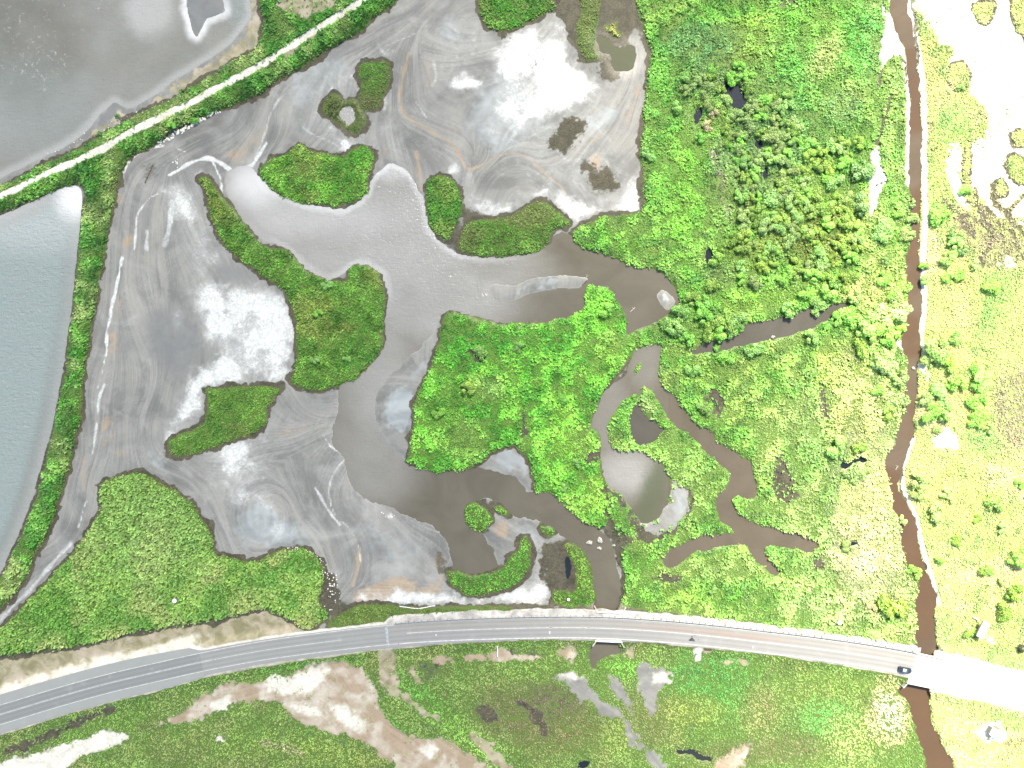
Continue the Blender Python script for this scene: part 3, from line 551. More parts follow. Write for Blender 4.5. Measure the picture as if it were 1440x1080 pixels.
# ------------------------------------------------------------------ node helpers
class NT:
    def __init__(self, name):
        self.m = D.materials.new(name); self.m.use_nodes = True
        self.t = self.m.node_tree; self.t.nodes.clear()
        self.out = self.n('ShaderNodeOutputMaterial')
    def n(self, typ, **kw):
        nd = self.t.nodes.new(typ)
        for k, v in kw.items(): setattr(nd, k, v)
        return nd
    def l(self, a, b): self.t.links.new(a, b)
    def put(self, sock, v):
        if isinstance(v, bpy.types.NodeSocket): self.l(v, sock)
        elif isinstance(v, (tuple, list)) and len(v) == 3 and sock.type == 'RGBA': sock.default_value = (*v, 1)
        else: sock.default_value = v
    def math(self, op, a, b=0.0, c=None, clamp=False):
        nd = self.n('ShaderNodeMath', operation=op); nd.use_clamp = clamp
        self.put(nd.inputs[0], a); self.put(nd.inputs[1], b)
        if c is not None: self.put(nd.inputs[2], c)
        return nd.outputs[0]
    def mix(self, f, a, b, blend='MIX'):
        nd = self.n('ShaderNodeMix', data_type='RGBA', blend_type=blend)
        self.put(nd.inputs[0], f); self.put(nd.inputs[6], a); self.put(nd.inputs[7], b)
        return nd.outputs[2]
    def ss(self, v, a, b, lo=0.0, hi=1.0):
        nd = self.n('ShaderNodeMapRange', interpolation_type='SMOOTHSTEP')
        self.put(nd.inputs[0], v); self.put(nd.inputs[1], a); self.put(nd.inputs[2], b); self.put(nd.inputs[3], lo); self.put(nd.inputs[4], hi)
        return nd.outputs[0]
    def pos(self): return self.n('ShaderNodeNewGeometry').outputs['Position']
    def map(self, v, sc=(1, 1, 1), rot=(0, 0, 0), loc=(0, 0, 0)):
        nd = self.n('ShaderNodeMapping'); self.l(v, nd.inputs[0])
        nd.inputs['Scale'].default_value = sc; nd.inputs['Rotation'].default_value = rot; nd.inputs['Location'].default_value = loc
        return nd.outputs[0]
    def noise(self, v, sc, det=3.0, ro=.55, dist=0.0):
        nd = self.n('ShaderNodeTexNoise'); self.l(v, nd.inputs['Vector'])
        nd.inputs['Scale'].default_value = sc; nd.inputs['Detail'].default_value = det; nd.inputs['Roughness'].default_value = ro; nd.inputs['Distortion'].default_value = dist
        return nd.outputs['Fac']
    def attr(self, name):
        return self.n('ShaderNodeAttribute', attribute_name=name)
    def sep(self, a):
        s = self.n('ShaderNodeSeparateColor'); self.l(a.outputs['Color'], s.inputs[0])
        return s.outputs[0], s.outputs[1], s.outputs[2], a.outputs['Alpha']
    def bump(self, h, st=.5, dist=.1):
        nd = self.n('ShaderNodeBump'); self.l(h, nd.inputs['Height']); nd.inputs['Strength'].default_value = st; nd.inputs['Distance'].default_value = dist
        return nd.outputs[0]
    def bsdf(self, color, rough=.8, normal=None, spec=.3, metal=0.0):
        b = self.n('ShaderNodeBsdfPrincipled')
        self.put(b.inputs['Base Color'], color); self.put(b.inputs['Roughness'], rough); b.inputs['Metallic'].default_value = metal
        self.put(b.inputs['Specular IOR Level'], spec)
        if normal is not None: self.l(normal, b.inputs['Normal'])
        self.l(b.outputs[0], self.out.inputs[0])
        return b

def plain(name, col, rough=.6, var=.15, sc=3.0, metal=0.0, spec=.4):
    t = NT(name); p = t.n('ShaderNodeTexCoord').outputs['Object']
    n = t.noise(p, sc, 4)
    c = t.mix(t.ss(n, .3, .7), tuple(x * (1 - var) for x in col), tuple(min(1, x * (1 + var)) for x in col))
    t.bsdf(c, rough, t.bump(n, .2, .02), spec, metal)
    return t.m

def ground_material():
    t = NT('marsh ground'); p = t.pos()
    A = t.sep(t.attr('cover_a')); B = t.sep(t.attr('cover_b')); sh = t.attr('shore').outputs['Fac']
    nbig = t.noise(p, .035, 5, .6, 1.2); nmid = t.noise(p, .22, 5, .6, .8); nfin = t.noise(p, 1.6, 4, .6); nsp = t.noise(p, 4.5, 2, .6)
    fl1 = t.attr('flow_fine').outputs['Fac']; fl2 = t.attr('flow_broad').outputs['Fac']
    st1 = t.math('ADD', t.math('MULTIPLY', fl2, .35), t.math('MULTIPLY', t.noise(p, .07, 6, .62, 1.6), .65))
    st2 = t.math('ADD', t.math('MULTIPLY', fl1, .5), t.math('MULTIPLY', t.noise(p, .05, 5, .6, 1.6), .5))
    # strand lines parallel to the water
    wob = t.math('ADD', sh, t.math('MULTIPLY', nmid, 26.0))
    lines = t.math('SINE', t.math('MULTIPLY', wob, .55))
    lines = t.math('MULTIPLY', t.ss(lines, .55, 1.0), t.ss(sh, 70.0, 3.0))
    base = t.mix(t.ss(nbig, .3, .7), (.112, .111, .107), (.218, .216, .208))
    base = t.mix(t.math('MULTIPLY', t.ss(st1, .42, .62), .50), base, (.232, .228, .218))
    base = t.mix(t.math('MULTIPLY', t.ss(st2, .56, .36), .45), base, (.132, .132, .131))
    base = t.mix(t.math('MULTIPLY', t.ss(nbig, .52, .75), .25), base, (.218, .188, .154))
    # fine drainage streaks, stronger in some reaches than in others
    amp = t.attr('flow_amp').outputs['Fac']
    base = t.mix(t.math('MULTIPLY', t.math('MULTIPLY', t.ss(fl1, .50, .90), amp), .34), base, (.300, .294, .280))
    base = t.mix(t.math('MULTIPLY', t.math('MULTIPLY', t.ss(fl1, .48, .12), amp), .34), base, (.092, .091, .090))
    base = t.mix(t.math('MULTIPLY', t.math('MULTIPLY', t.ss(fl2, .55, .90), .34), t.math('ADD', .3, t.math('MULTIPLY', amp, .7))), base, (.275, .262, .240))
    base = t.mix(t.math('MULTIPLY', t.math('MULTIPLY', t.ss(fl2, .42, .12), .36), t.math('ADD', .3, t.math('MULTIPLY', amp, .7))), base, (.105, .105, .106))
    veil = t.ss(t.noise(p, .045, 6, .62, 1.6), .52, .80)
    base = t.mix(t.math('MULTIPLY', veil, .62), base, (.330, .328, .322))
    base = t.mix(t.math('MULTIPLY', lines, .13), base, (.294, .288, .275))
    base = t.mix(t.math('MULTIPLY', t.ss(nfin, .35, .75), .10), base, (.096, .096, .096))
    base = t.mix(t.math('MULTIPLY', t.ss(sh, 2.4, .2), .35), base, (.269, .262, .250))
    def layer(base, w, col, noise, k, lo=.34, hi=.66):
        f = t.math('ADD', w, t.math('MULTIPLY', t.math('SUBTRACT', noise, .5), k))
        f = t.math('MULTIPLY', t.ss(f, lo, hi), t.ss(w, .0, .12))
        return t.mix(f, base, col)
    base = layer(base, A[3], t.mix(t.ss(st1, .35, .65), (.198, .218, .230), (.282, .301, .314)), nmid, .9, .2, .9)
    base = layer(base, A[2], t.mix(nmid, (.11, .112, .118), (.18, .18, .18)), st1, .8, .2, .9)
    base = layer(base, A[1], t.mix(t.ss(st2, .3, .7), (.230, .173, .122), (.294, .230, .173)), nmid, 1.0, .15, .9)
    ns1 = t.noise(p, .16, 7, .68, 1.5); ns2 = t.noise(p, .5, 5, .66, 2.2)
    vein = t.ss(t.math('ADD', t.math('MULTIPLY', t.math('ABSOLUTE', t.math('SUBTRACT', ns2, .5)), 1.0), t.math('MULTIPLY', fl1, .10)), .03, .13)
    f = t.math('ADD', A[0], t.math('MULTIPLY', t.math('SUBTRACT', ns1, .52), 1.5))
    f = t.math('MULTIPLY', t.ss(f, .18, .98), t.ss(A[0], .0, .25))
    f = t.math('MULTIPLY', f, t.math('ADD', .72, t.math('MULTIPLY', vein, .28)))
    f = t.math('ADD', t.math('MULTIPLY', f, .62), t.math('MULTIPLY', t.ss(A[0], .02, .95), .38))
    base = t.mix(f, base, t.mix(t.ss(ns2, .3, .7), (.33, .336, .342), (.60, .60, .595)))
    tanc = t.mix(t.ss(nmid, .35, .65), (.165, .150, .085), (.300, .265, .190)); tanc = t.mix(t.ss(t.noise(p, .12, 4), .5, .7), tanc, (.36, .30, .25)); tanc = t.mix(t.math('MULTIPLY', t.ss(nfin, .5, .8), .5), tanc, (.12, .125, .055))
    tanc = t.mix(t.attr('meadow').outputs['Fac'], tanc, t.mix(nmid, (.170, .245, .062), (.330, .360, .150)))
    base = layer(base, B[3], tanc, nmid, .9, .25, .85)
    base = layer(base, B[2], t.mix(t.ss(t.math('ADD', t.math('MULTIPLY', nfin, .4), t.math('MULTIPLY', ns1, .6)), .3, .7), (.36, .34, .30), (.60, .58, .53)), nmid, .7, .12, .95)
    base = layer(base, B[0], t.mix(t.ss(t.math('ADD', t.math('MULTIPLY', nfin, .5), t.math('MULTIPLY', nmid, .5)), .35, .65), (.036, .033, .023), (.088, .079, .056)), t.math('ADD', t.math('MULTIPLY', nfin, .6), t.math('MULTIPLY', nmid, .4)), 1.3, .25, .75)
    vg = t.mix(t.attr('lush').outputs['Fac'], t.mix(nfin, (.04, .075, .016), (.085, .115, .032)), t.mix(nfin, (.060, .125, .022), (.120, .190, .045)))
    base = layer(base, B[1], vg, nfin, .9, .3, .7)
    base = t.mix(1.0, base, (1.0, 1.015, .965), 'MULTIPLY')
    hgt = t.math('ADD', nfin, t.math('MULTIPLY', nsp, .4))
    rough = t.ss(sh, 2.0, 25.0, .42, .75)
    t.bsdf(base, rough, t.bump(hgt, .35, .12), .25)
    return t.m
M_GROUND = ground_material()

# ------------------------------------------------------------------ ground sheet, out to the horizon
ext = np.array([40, 100, 200, 400, 800, 1600, 3200, 6400, 12000.0])
fx = np.concatenate([GX0 - ext[::-1], gx, gx[-1] + ext]); fy = np.concatenate([GY0 - ext[::-1], gy, gy[-1] + ext])
ne = len(ext)
ix = np.clip(np.arange(len(fx)) - ne, 0, len(gx) - 1); iy = np.clip(np.arange(len(fy)) - ne, 0, len(gy) - 1)
def full(a): return a[iy][:, ix]
FX, FY = np.meshgrid(fx, fy); FZ = full(z).astype(np.float64)
far = np.maximum(np.maximum(GX0 - FX, FX - gx[-1]), np.maximum(GY0 - FY, FY - gy[-1]))
farw = sstep(0, 60, far)                                   # beyond the traced area: plain rough pasture
FZ = FZ * (1 - farw) + (-.12) * farw
fnz = fbm(FX, FY, 130, 2, 3)
k = S * (1 - FZ / H)
GV = np.stack([(FX - 720) * k, (540 - FY) * k, FZ], -1).reshape(-1, 3)
ny, nx = FX.shape
idx = np.arange(nx * ny).reshape(ny, nx)
GF = np.stack([idx[1:, :-1], idx[1:, 1:], idx[:-1, 1:], idx[:-1, :-1]], -1).reshape(-1, 4)
ca = np.stack([full(cov[c]) * (1 - farw) for c in ('salt', 'ochre', 'dark', 'blue')], -1).reshape(-1, 4)
cb = np.stack([full(cov[c]) * (1 - farw) + farw * q for c, q in (('peat', .25 * fnz), ('veg', .45 + .6 * fnz), ('sand', 0), ('tan', 1 - fnz))], -1).reshape(-1, 4)
me = np_mesh('ground', GV, GF, M_GROUND, {'cover_a': ('FLOAT_COLOR', ca), 'cover_b': ('FLOAT_COLOR', cb), 'shore': ('FLOAT', full(np.clip(dwat, -20, 70)).ravel()), 'flow_amp': ('FLOAT', full(flow_amp).ravel()), 'lush': ('FLOAT', full(lush).ravel()), 'meadow': ('FLOAT', full(mead).ravel()), 'flow_fine': ('FLOAT', full(flow1).ravel()), 'flow_broad': ('FLOAT', full(flow2).ravel())}, True)
tag(link(D.objects.new('ground', me)), kind='structure', label='grey salt-crusted mudflats and marsh soil seen from above')

# ------------------------------------------------------------------ water
def water_material():
    t = NT('marsh water'); p = t.pos()
    A = t.sep(t.attr('water_a')); B = t.sep(t.attr('water_b'))
    nb = t.noise(p, .06, 4, .55, 1.0); nf = t.noise(p, .5, 4)
    c = t.mix(t.ss(nb, .3, .7), (.086, .078, .057), (.106, .096, .072))
    c = t.mix(A[0], c, t.mix(nb, (.236, .235, .217), (.290, .288, .270)))       # pale silt, and silver sky reflection painted into the lagoon
    c = t.mix(A[1], c, t.mix(nf, (.178, .212, .200), (.208, .242, .228)))       # blue-grey pond
    c = t.mix(A[2], c, (.012, .016, .022))                                 # black peat pools
    c = t.mix(A[3], c, t.mix(nb, (.066, .043, .027), (.092, .057, .032)))      # tea-brown river
    c = t.mix(B[0], c, (.50, .50, .49))                                    # white glare painted on the water, and salt under a thin film
    c = t.mix(B[1], c, (.07, .08, .045))                                   # algae
    sp = t.math('MULTIPLY', t.ss(t.noise(p, .55, 6, .75, .5), .55, .72), B[2])
    c = t.mix(sp, c, (.40, .40, .39))                                      # floating scum
    w1 = t.noise(t.map(p, (.5, 1.5, 1), (0, 0, math.radians(-14))), .95, 3, .6, .5)
    w2 = t.noise(t.map(p, (1.6, .8, 1), (0, 0, math.radians(30))), .8, 2, .5, .3)
    calm = t.math('SUBTRACT', 1.0, t.math('MAXIMUM', A[2], t.math('MAXIMUM', A[3], t.math('SUBTRACT', 1.0, t.math('MAXIMUM', A[0], A[1])))))
    h = t.math('MULTIPLY', t.math('ADD', w1, w2), t.math('ADD', t.math('ADD', t.math('MULTIPLY', calm, .8), .08), t.math('MULTIPLY', A[1], .55)))
    b = t.bsdf(c, .11, t.bump(h, .72, .30), .5)
    b.inputs['IOR'].default_value = 1.33
    return t.m
M_WATER = water_material()
wa = {}
def water_w(shape=PX.shape): return np.zeros(shape, np.float32)
wA = np.zeros(PX.shape + (4,), np.float32); wB = np.zeros(PX.shape + (4,), np.float32)
lag = dW['lagoon'] < 8
silver = np.maximum.reduce([sstep(60, -30, blob(520, 330, 150, 110)), sstep(40, -30, blob(600, 420, 110, 60, 0)), .8 * sstep(40, -40, blob(530, 520, 60, 120)), .55 * sstep(50, -30, blob(520, 640, 60, 60)), sstep(30, -20, blob(700, 380, 60, 30)) * .7, sstep(25, -25, blob(715, 432, 40, 18)) * .35])  # silver cloud reflection painted over the western lagoon
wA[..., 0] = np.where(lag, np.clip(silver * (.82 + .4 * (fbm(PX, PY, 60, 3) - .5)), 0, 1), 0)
wB[..., 0] = np.where(lag, np.clip(.75 * sstep(34, -15, blob(355, 256, 26, 20)) + .35 * sstep(16, -8, blob(550, 238, 24, 10)) + .25 * sstep(30, -10, blob(430, 305, 70, 16)) + .35 * sstep(10, 2, -dW['lagoon']) * sstep(60, -20, blob(560, 300, 150, 90)), 0, 1), 0)  # white glare patches painted along the lagoon shore
p1 = dW['pond1'] < 8
wA[..., 0] = np.where(p1, .46 - .3 * sstep(50, -20, blob(30, 60, 70, 70)) + .25 * (fbm(PX, PY, 40, 2) - .5), wA[..., 0])
wA[..., 1] = np.where(p1, .12 + .3 * sstep(40, -20, blob(30, 150, 90, 50)) + .5 * sstep(14, -10, blob(338, 15, 16, 24)), wA[..., 1])
wB[..., 0] = np.where(p1, 1.5 * (fbm(PX, PY, 22, 3) - .18) * sstep(13, -2, sdf(MUDISLET, True)) + .25 * sstep(14, 2, -dW['pond1']) + .3 * sstep(30, 0, blob(210, 15, 20, 20)), wB[..., 0])
wB[..., 2] = np.where(p1, np.maximum.reduce([sstep(20, -20, blob(10, 95, 30, 14)), sstep(20, -15, blob(60, 85, 36, 26)), .9 * sstep(15, -10, blob(60, 110, 10, 20)), .9 * sstep(16, -10, blob(110, 2, 50, 8)), .5 * sstep(30, -10, blob(50, 40, 50, 40))]), 0)
p2 = dW['pond2'] < 8
wA[..., 1] = np.where(p2, 1 - .5 * sstep(30, 4, -dW['pond2']) * sstep(50, 90, -(PX - 140)), wA[..., 1]); wA[..., 0] = np.where(p2, .8 * sstep(26, 2, -dW['pond2']), wA[..., 0])
wA[..., 1] = np.where(p2, wA[..., 1] * (1 - .5 * sstep(24, 2, -dW['pond2'])), wA[..., 1])
wB[..., 0] = np.where(p2, .9 * sstep(26, -6, blob(105, 275, 12, 16)) + .25 * sstep(60, 0, blob(40, 300, 60, 20)), wB[..., 0])  # white glare painted at the pond's upper corner
for kk in dW:
    if kk == 'peat_pool': wB[..., 1] = np.where(dW[kk] < 8, .75, wB[..., 1])
    if kk.startswith('black') or kk in ('marsh_pool', 'marsh_pool_2'):
        wA[..., 2] = np.where(dW[kk] < 8, 1, wA[..., 2])
wA[..., 2] = np.where((dW['marsh_ditch'] < 6), .85, wA[..., 2])
wA[..., 0] = np.where(dW['islet_pool'] < 6, 1, wA[..., 0])
rv_ = dW['river'] < 8
wA[..., 3] = np.where(rv_, .55 + .45 * sstep(.35, .65, fbm(PX, PY, 60, 1)), wA[..., 3])
wA[..., 3] = np.where(rv_ & (PY > 960), 1, wA[..., 3])
wA[..., 2] = np.where(rv_ & (PY > 800) & (PY < 930), .45 * sstep(12, -6, blob(1300, 870, 14, 60)), wA[..., 2])
wc = dW['west_creek'] < 8
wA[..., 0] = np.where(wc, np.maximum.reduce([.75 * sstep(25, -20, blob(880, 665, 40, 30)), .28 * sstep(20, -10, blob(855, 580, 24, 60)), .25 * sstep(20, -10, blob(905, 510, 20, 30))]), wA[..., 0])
wB[..., 1] = np.where(wc, .85 * sstep(14, -8, blob(917, 695, 14, 44, 18)), wB[..., 1])
wA[..., 2] = np.where(dW['inner_pool'] < 6, .35, wA[..., 2]); wA[..., 2] = np.where(dW['side_creek'] < 6, .3, wA[..., 2])
wA[..., 3] = np.where(wc & (PX > 940), .25, wA[..., 3])
NAMES = {'lagoon': ('lagoon', 'silvery brown lagoon between the grassy islets'), 'pond1': ('pond', 'grey pond with scum north of the dike'), 'pond2': ('pond', 'rippled blue-grey pond west of the dike'),
         'river': ('river', 'narrow tea-brown river running under the road'), 'west_creek': ('creek', 'forked brown creek through the reeds'), 'inner_pool': ('pool', 'small dark pool between two creek arms'), 'side_creek': ('creek', 'short brown creek among bushes')}
def water_mesh(kk, nm, lab):
    m = dW[kk] < 5.0
    cell = m[:-1, :-1] | m[1:, :-1] | m[:-1, 1:] | m[1:, 1:]
    st = 1
    jj, ii = np.nonzero(cell)
    n_x = PX.shape[1]
    f = np.stack([(jj + 1) * n_x + ii, (jj + 1) * n_x + ii + 1, jj * n_x + ii + 1, jj * n_x + ii], -1)
    u, inv = np.unique(f.ravel(), return_inverse=True)
    kf = S * (1 - WL / H)
    zlev = WL + (.0 if kk not in SHALLOW else .02)
    Vv = np.stack([(PX.ravel()[u] - 720) * kf, (540 - PY.ravel()[u]) * kf, np.full(len(u), zlev)], -1)
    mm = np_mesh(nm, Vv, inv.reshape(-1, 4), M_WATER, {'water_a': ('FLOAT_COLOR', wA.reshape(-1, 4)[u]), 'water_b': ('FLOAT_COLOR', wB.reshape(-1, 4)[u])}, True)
    tag(link(D.objects.new(nm, mm)), kind='structure', label=lab)
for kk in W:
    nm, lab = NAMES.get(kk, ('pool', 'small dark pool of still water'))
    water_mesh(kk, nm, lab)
# ------------------------------------------------------------------ marsh grass, one blanket of blades per patch of land
def foliage_material(name, use_obj=False):
    t = NT(name)
    c = t.attr('tint').outputs['Color']
    if use_obj:
        oi = t.n('ShaderNodeObjectInfo')
        c = t.mix(1.0, c, oi.outputs['Color'], 'MULTIPLY')
    df = t.n('ShaderNodeBsdfDiffuse'); tl = t.n('ShaderNodeBsdfTranslucent')
    t.l(c, df.inputs[0]); t.l(c, tl.inputs[0])
    mx = t.n('ShaderNodeMixShader'); mx.inputs[0].default_value = .28
    t.l(df.outputs[0], mx.inputs[1]); t.l(tl.outputs[0], mx.inputs[2])
    gl = t.n('ShaderNodeBsdfGlossy'); gl.inputs['Roughness'].default_value = .45; gl.inputs[0].default_value = (1, 1, 1, 1)
    m2 = t.n('ShaderNodeMixShader'); m2.inputs[0].default_value = .02
    t.l(mx.outputs[0], m2.inputs[1]); t.l(gl.outputs[0], m2.inputs[2])
    t.l(m2.outputs[0], t.out.inputs[0])
    return t.m
M_GRASS = foliage_material('marsh grass blades')
M_LEAF = foliage_material('tree leaves', True)

def gl(a, x, y):
    xi = np.clip(np.rint((x - GX0) / ST).astype(int), 0, a.shape[1] - 1); yi = np.clip(np.rint((y - GY0) / ST).astype(int), 0, a.shape[0] - 1)
    return a[yi, xi]
#            base                bright              yellow/dry          dark            blade height
PAL = {
 'dike':   ((.036, .112, .010), (.085, .170, .024), (.160, .185, .060), (.014, .050, .010), .9),
 'bean_islet': ((.044, .135, .008), (.085, .180, .014), (.125, .160, .028), (.022, .075, .008), .7),
 'long_islet': ((.040, .108, .008), (.072, .150, .014), (.115, .128, .022), (.020, .060, .007), .7),
 'club_islet': ((.046, .105, .009), (.075, .150, .014), (.095, .105, .026), (.022, .062, .008), .6),
 'reed_field': ((.060, .140, .018), (.115, .195, .034), (.150, .185, .055), (.026, .072, .014), 1.1),
 'north_islet': ((.058, .098, .014), (.062, .145, .012), (.095, .080, .036), (.030, .045, .014), .5),
 'ring_islet': ((.055, .070, .014), (.080, .092, .016), (.075, .062, .028), (.032, .040, .012), .4),
 'top_islet': ((.046, .135, .010), (.082, .180, .018), (.110, .150, .030), (.024, .080, .010), .7),
 'olive_patch': ((.095, .135, .032), (.125, .180, .040), (.120, .120, .050), (.060, .075, .024), .5),
 'inlet_islet': ((.038, .128, .008), (.070, .170, .012), (.120, .170, .030), (.020, .074, .008), .7),
 'salt_edge_islet': ((.056, .120, .012), (.095, .180, .020), (.110, .112, .036), (.038, .056, .014), .6),
 'central_islet': ((.048, .150, .010), (.100, .225, .018), (.150, .210, .036), (.020, .078, .009), .9),
 'east_marsh': ((.075, .185, .014), (.130, .245, .028), (.190, .235, .042), (.038, .095, .018), .9),
 'east_meadow': ((.190, .265, .060), (.255, .300, .085), (.330, .310, .140), (.085, .165, .045), .6),
 'east_meadow_south': ((.240, .285, .090), (.300, .305, .130), (.340, .300, .160), (.150, .220, .060), .5),
 'south_marsh': ((.056, .118, .016), (.086, .152, .026), (.112, .120, .040), (.036, .064, .016), .5),
 'roadside': ((.048, .100, .012), (.085, .150, .020), (.085, .080, .036), (.030, .050, .014), .5),
}
DEF_PAL = ((.050, .140, .010), (.095, .195, .018), (.125, .170, .032), (.024, .075, .010), .6)
LABELS = {
 'dike': 'dense green reeds along the curved dike and its dirt track', 'bean_islet': 'green grass on the rounded islet north of the lagoon', 'long_islet': 'dark green grass on the long hooked islet',
 'club_islet': 'olive green grass on the club-shaped islet beside white salt', 'reed_field': 'pale green reeds in the broad field above the road', 'north_islet': 'olive and rust grass on the small islet near the dike',
 'ring_islet': 'ring of olive grass round a tiny grey pool', 'top_islet': 'bright green grass at the top edge beside white salt', 'olive_patch': 'olive grass patch in dark wet peat', 'yellow_clump': 'small yellow clump of grass beside an olive pool', 'inlet_islet': 'narrow strip of bright green grass at the lagoon shore',
 'salt_edge_islet': 'patchy grass between white salt and the lagoon', 'central_islet': 'bright green grass on the large square islet', 'east_marsh': 'tangled bright green marsh growth around the creeks', 'east_meadow': 'pale yellow-green meadow east of the brown river',
 'east_meadow_south': 'bleached yellow meadow below the bright road', 'south_marsh': 'olive and green marsh grass south of the road', 'round_islet': 'round tuft of yellow-green grass in the lower lagoon', 'sliver_islet': 'sliver of grass beside the round tuft',
 'hook_islet': 'hook-shaped strip of green grass in the mud', 'tiny_islet': 'tiny patch of grass on pale mud', 'peat_patch': 'green grass beside dark peat and the channel', 'roadside': 'thin green verge along the north side of the road'}
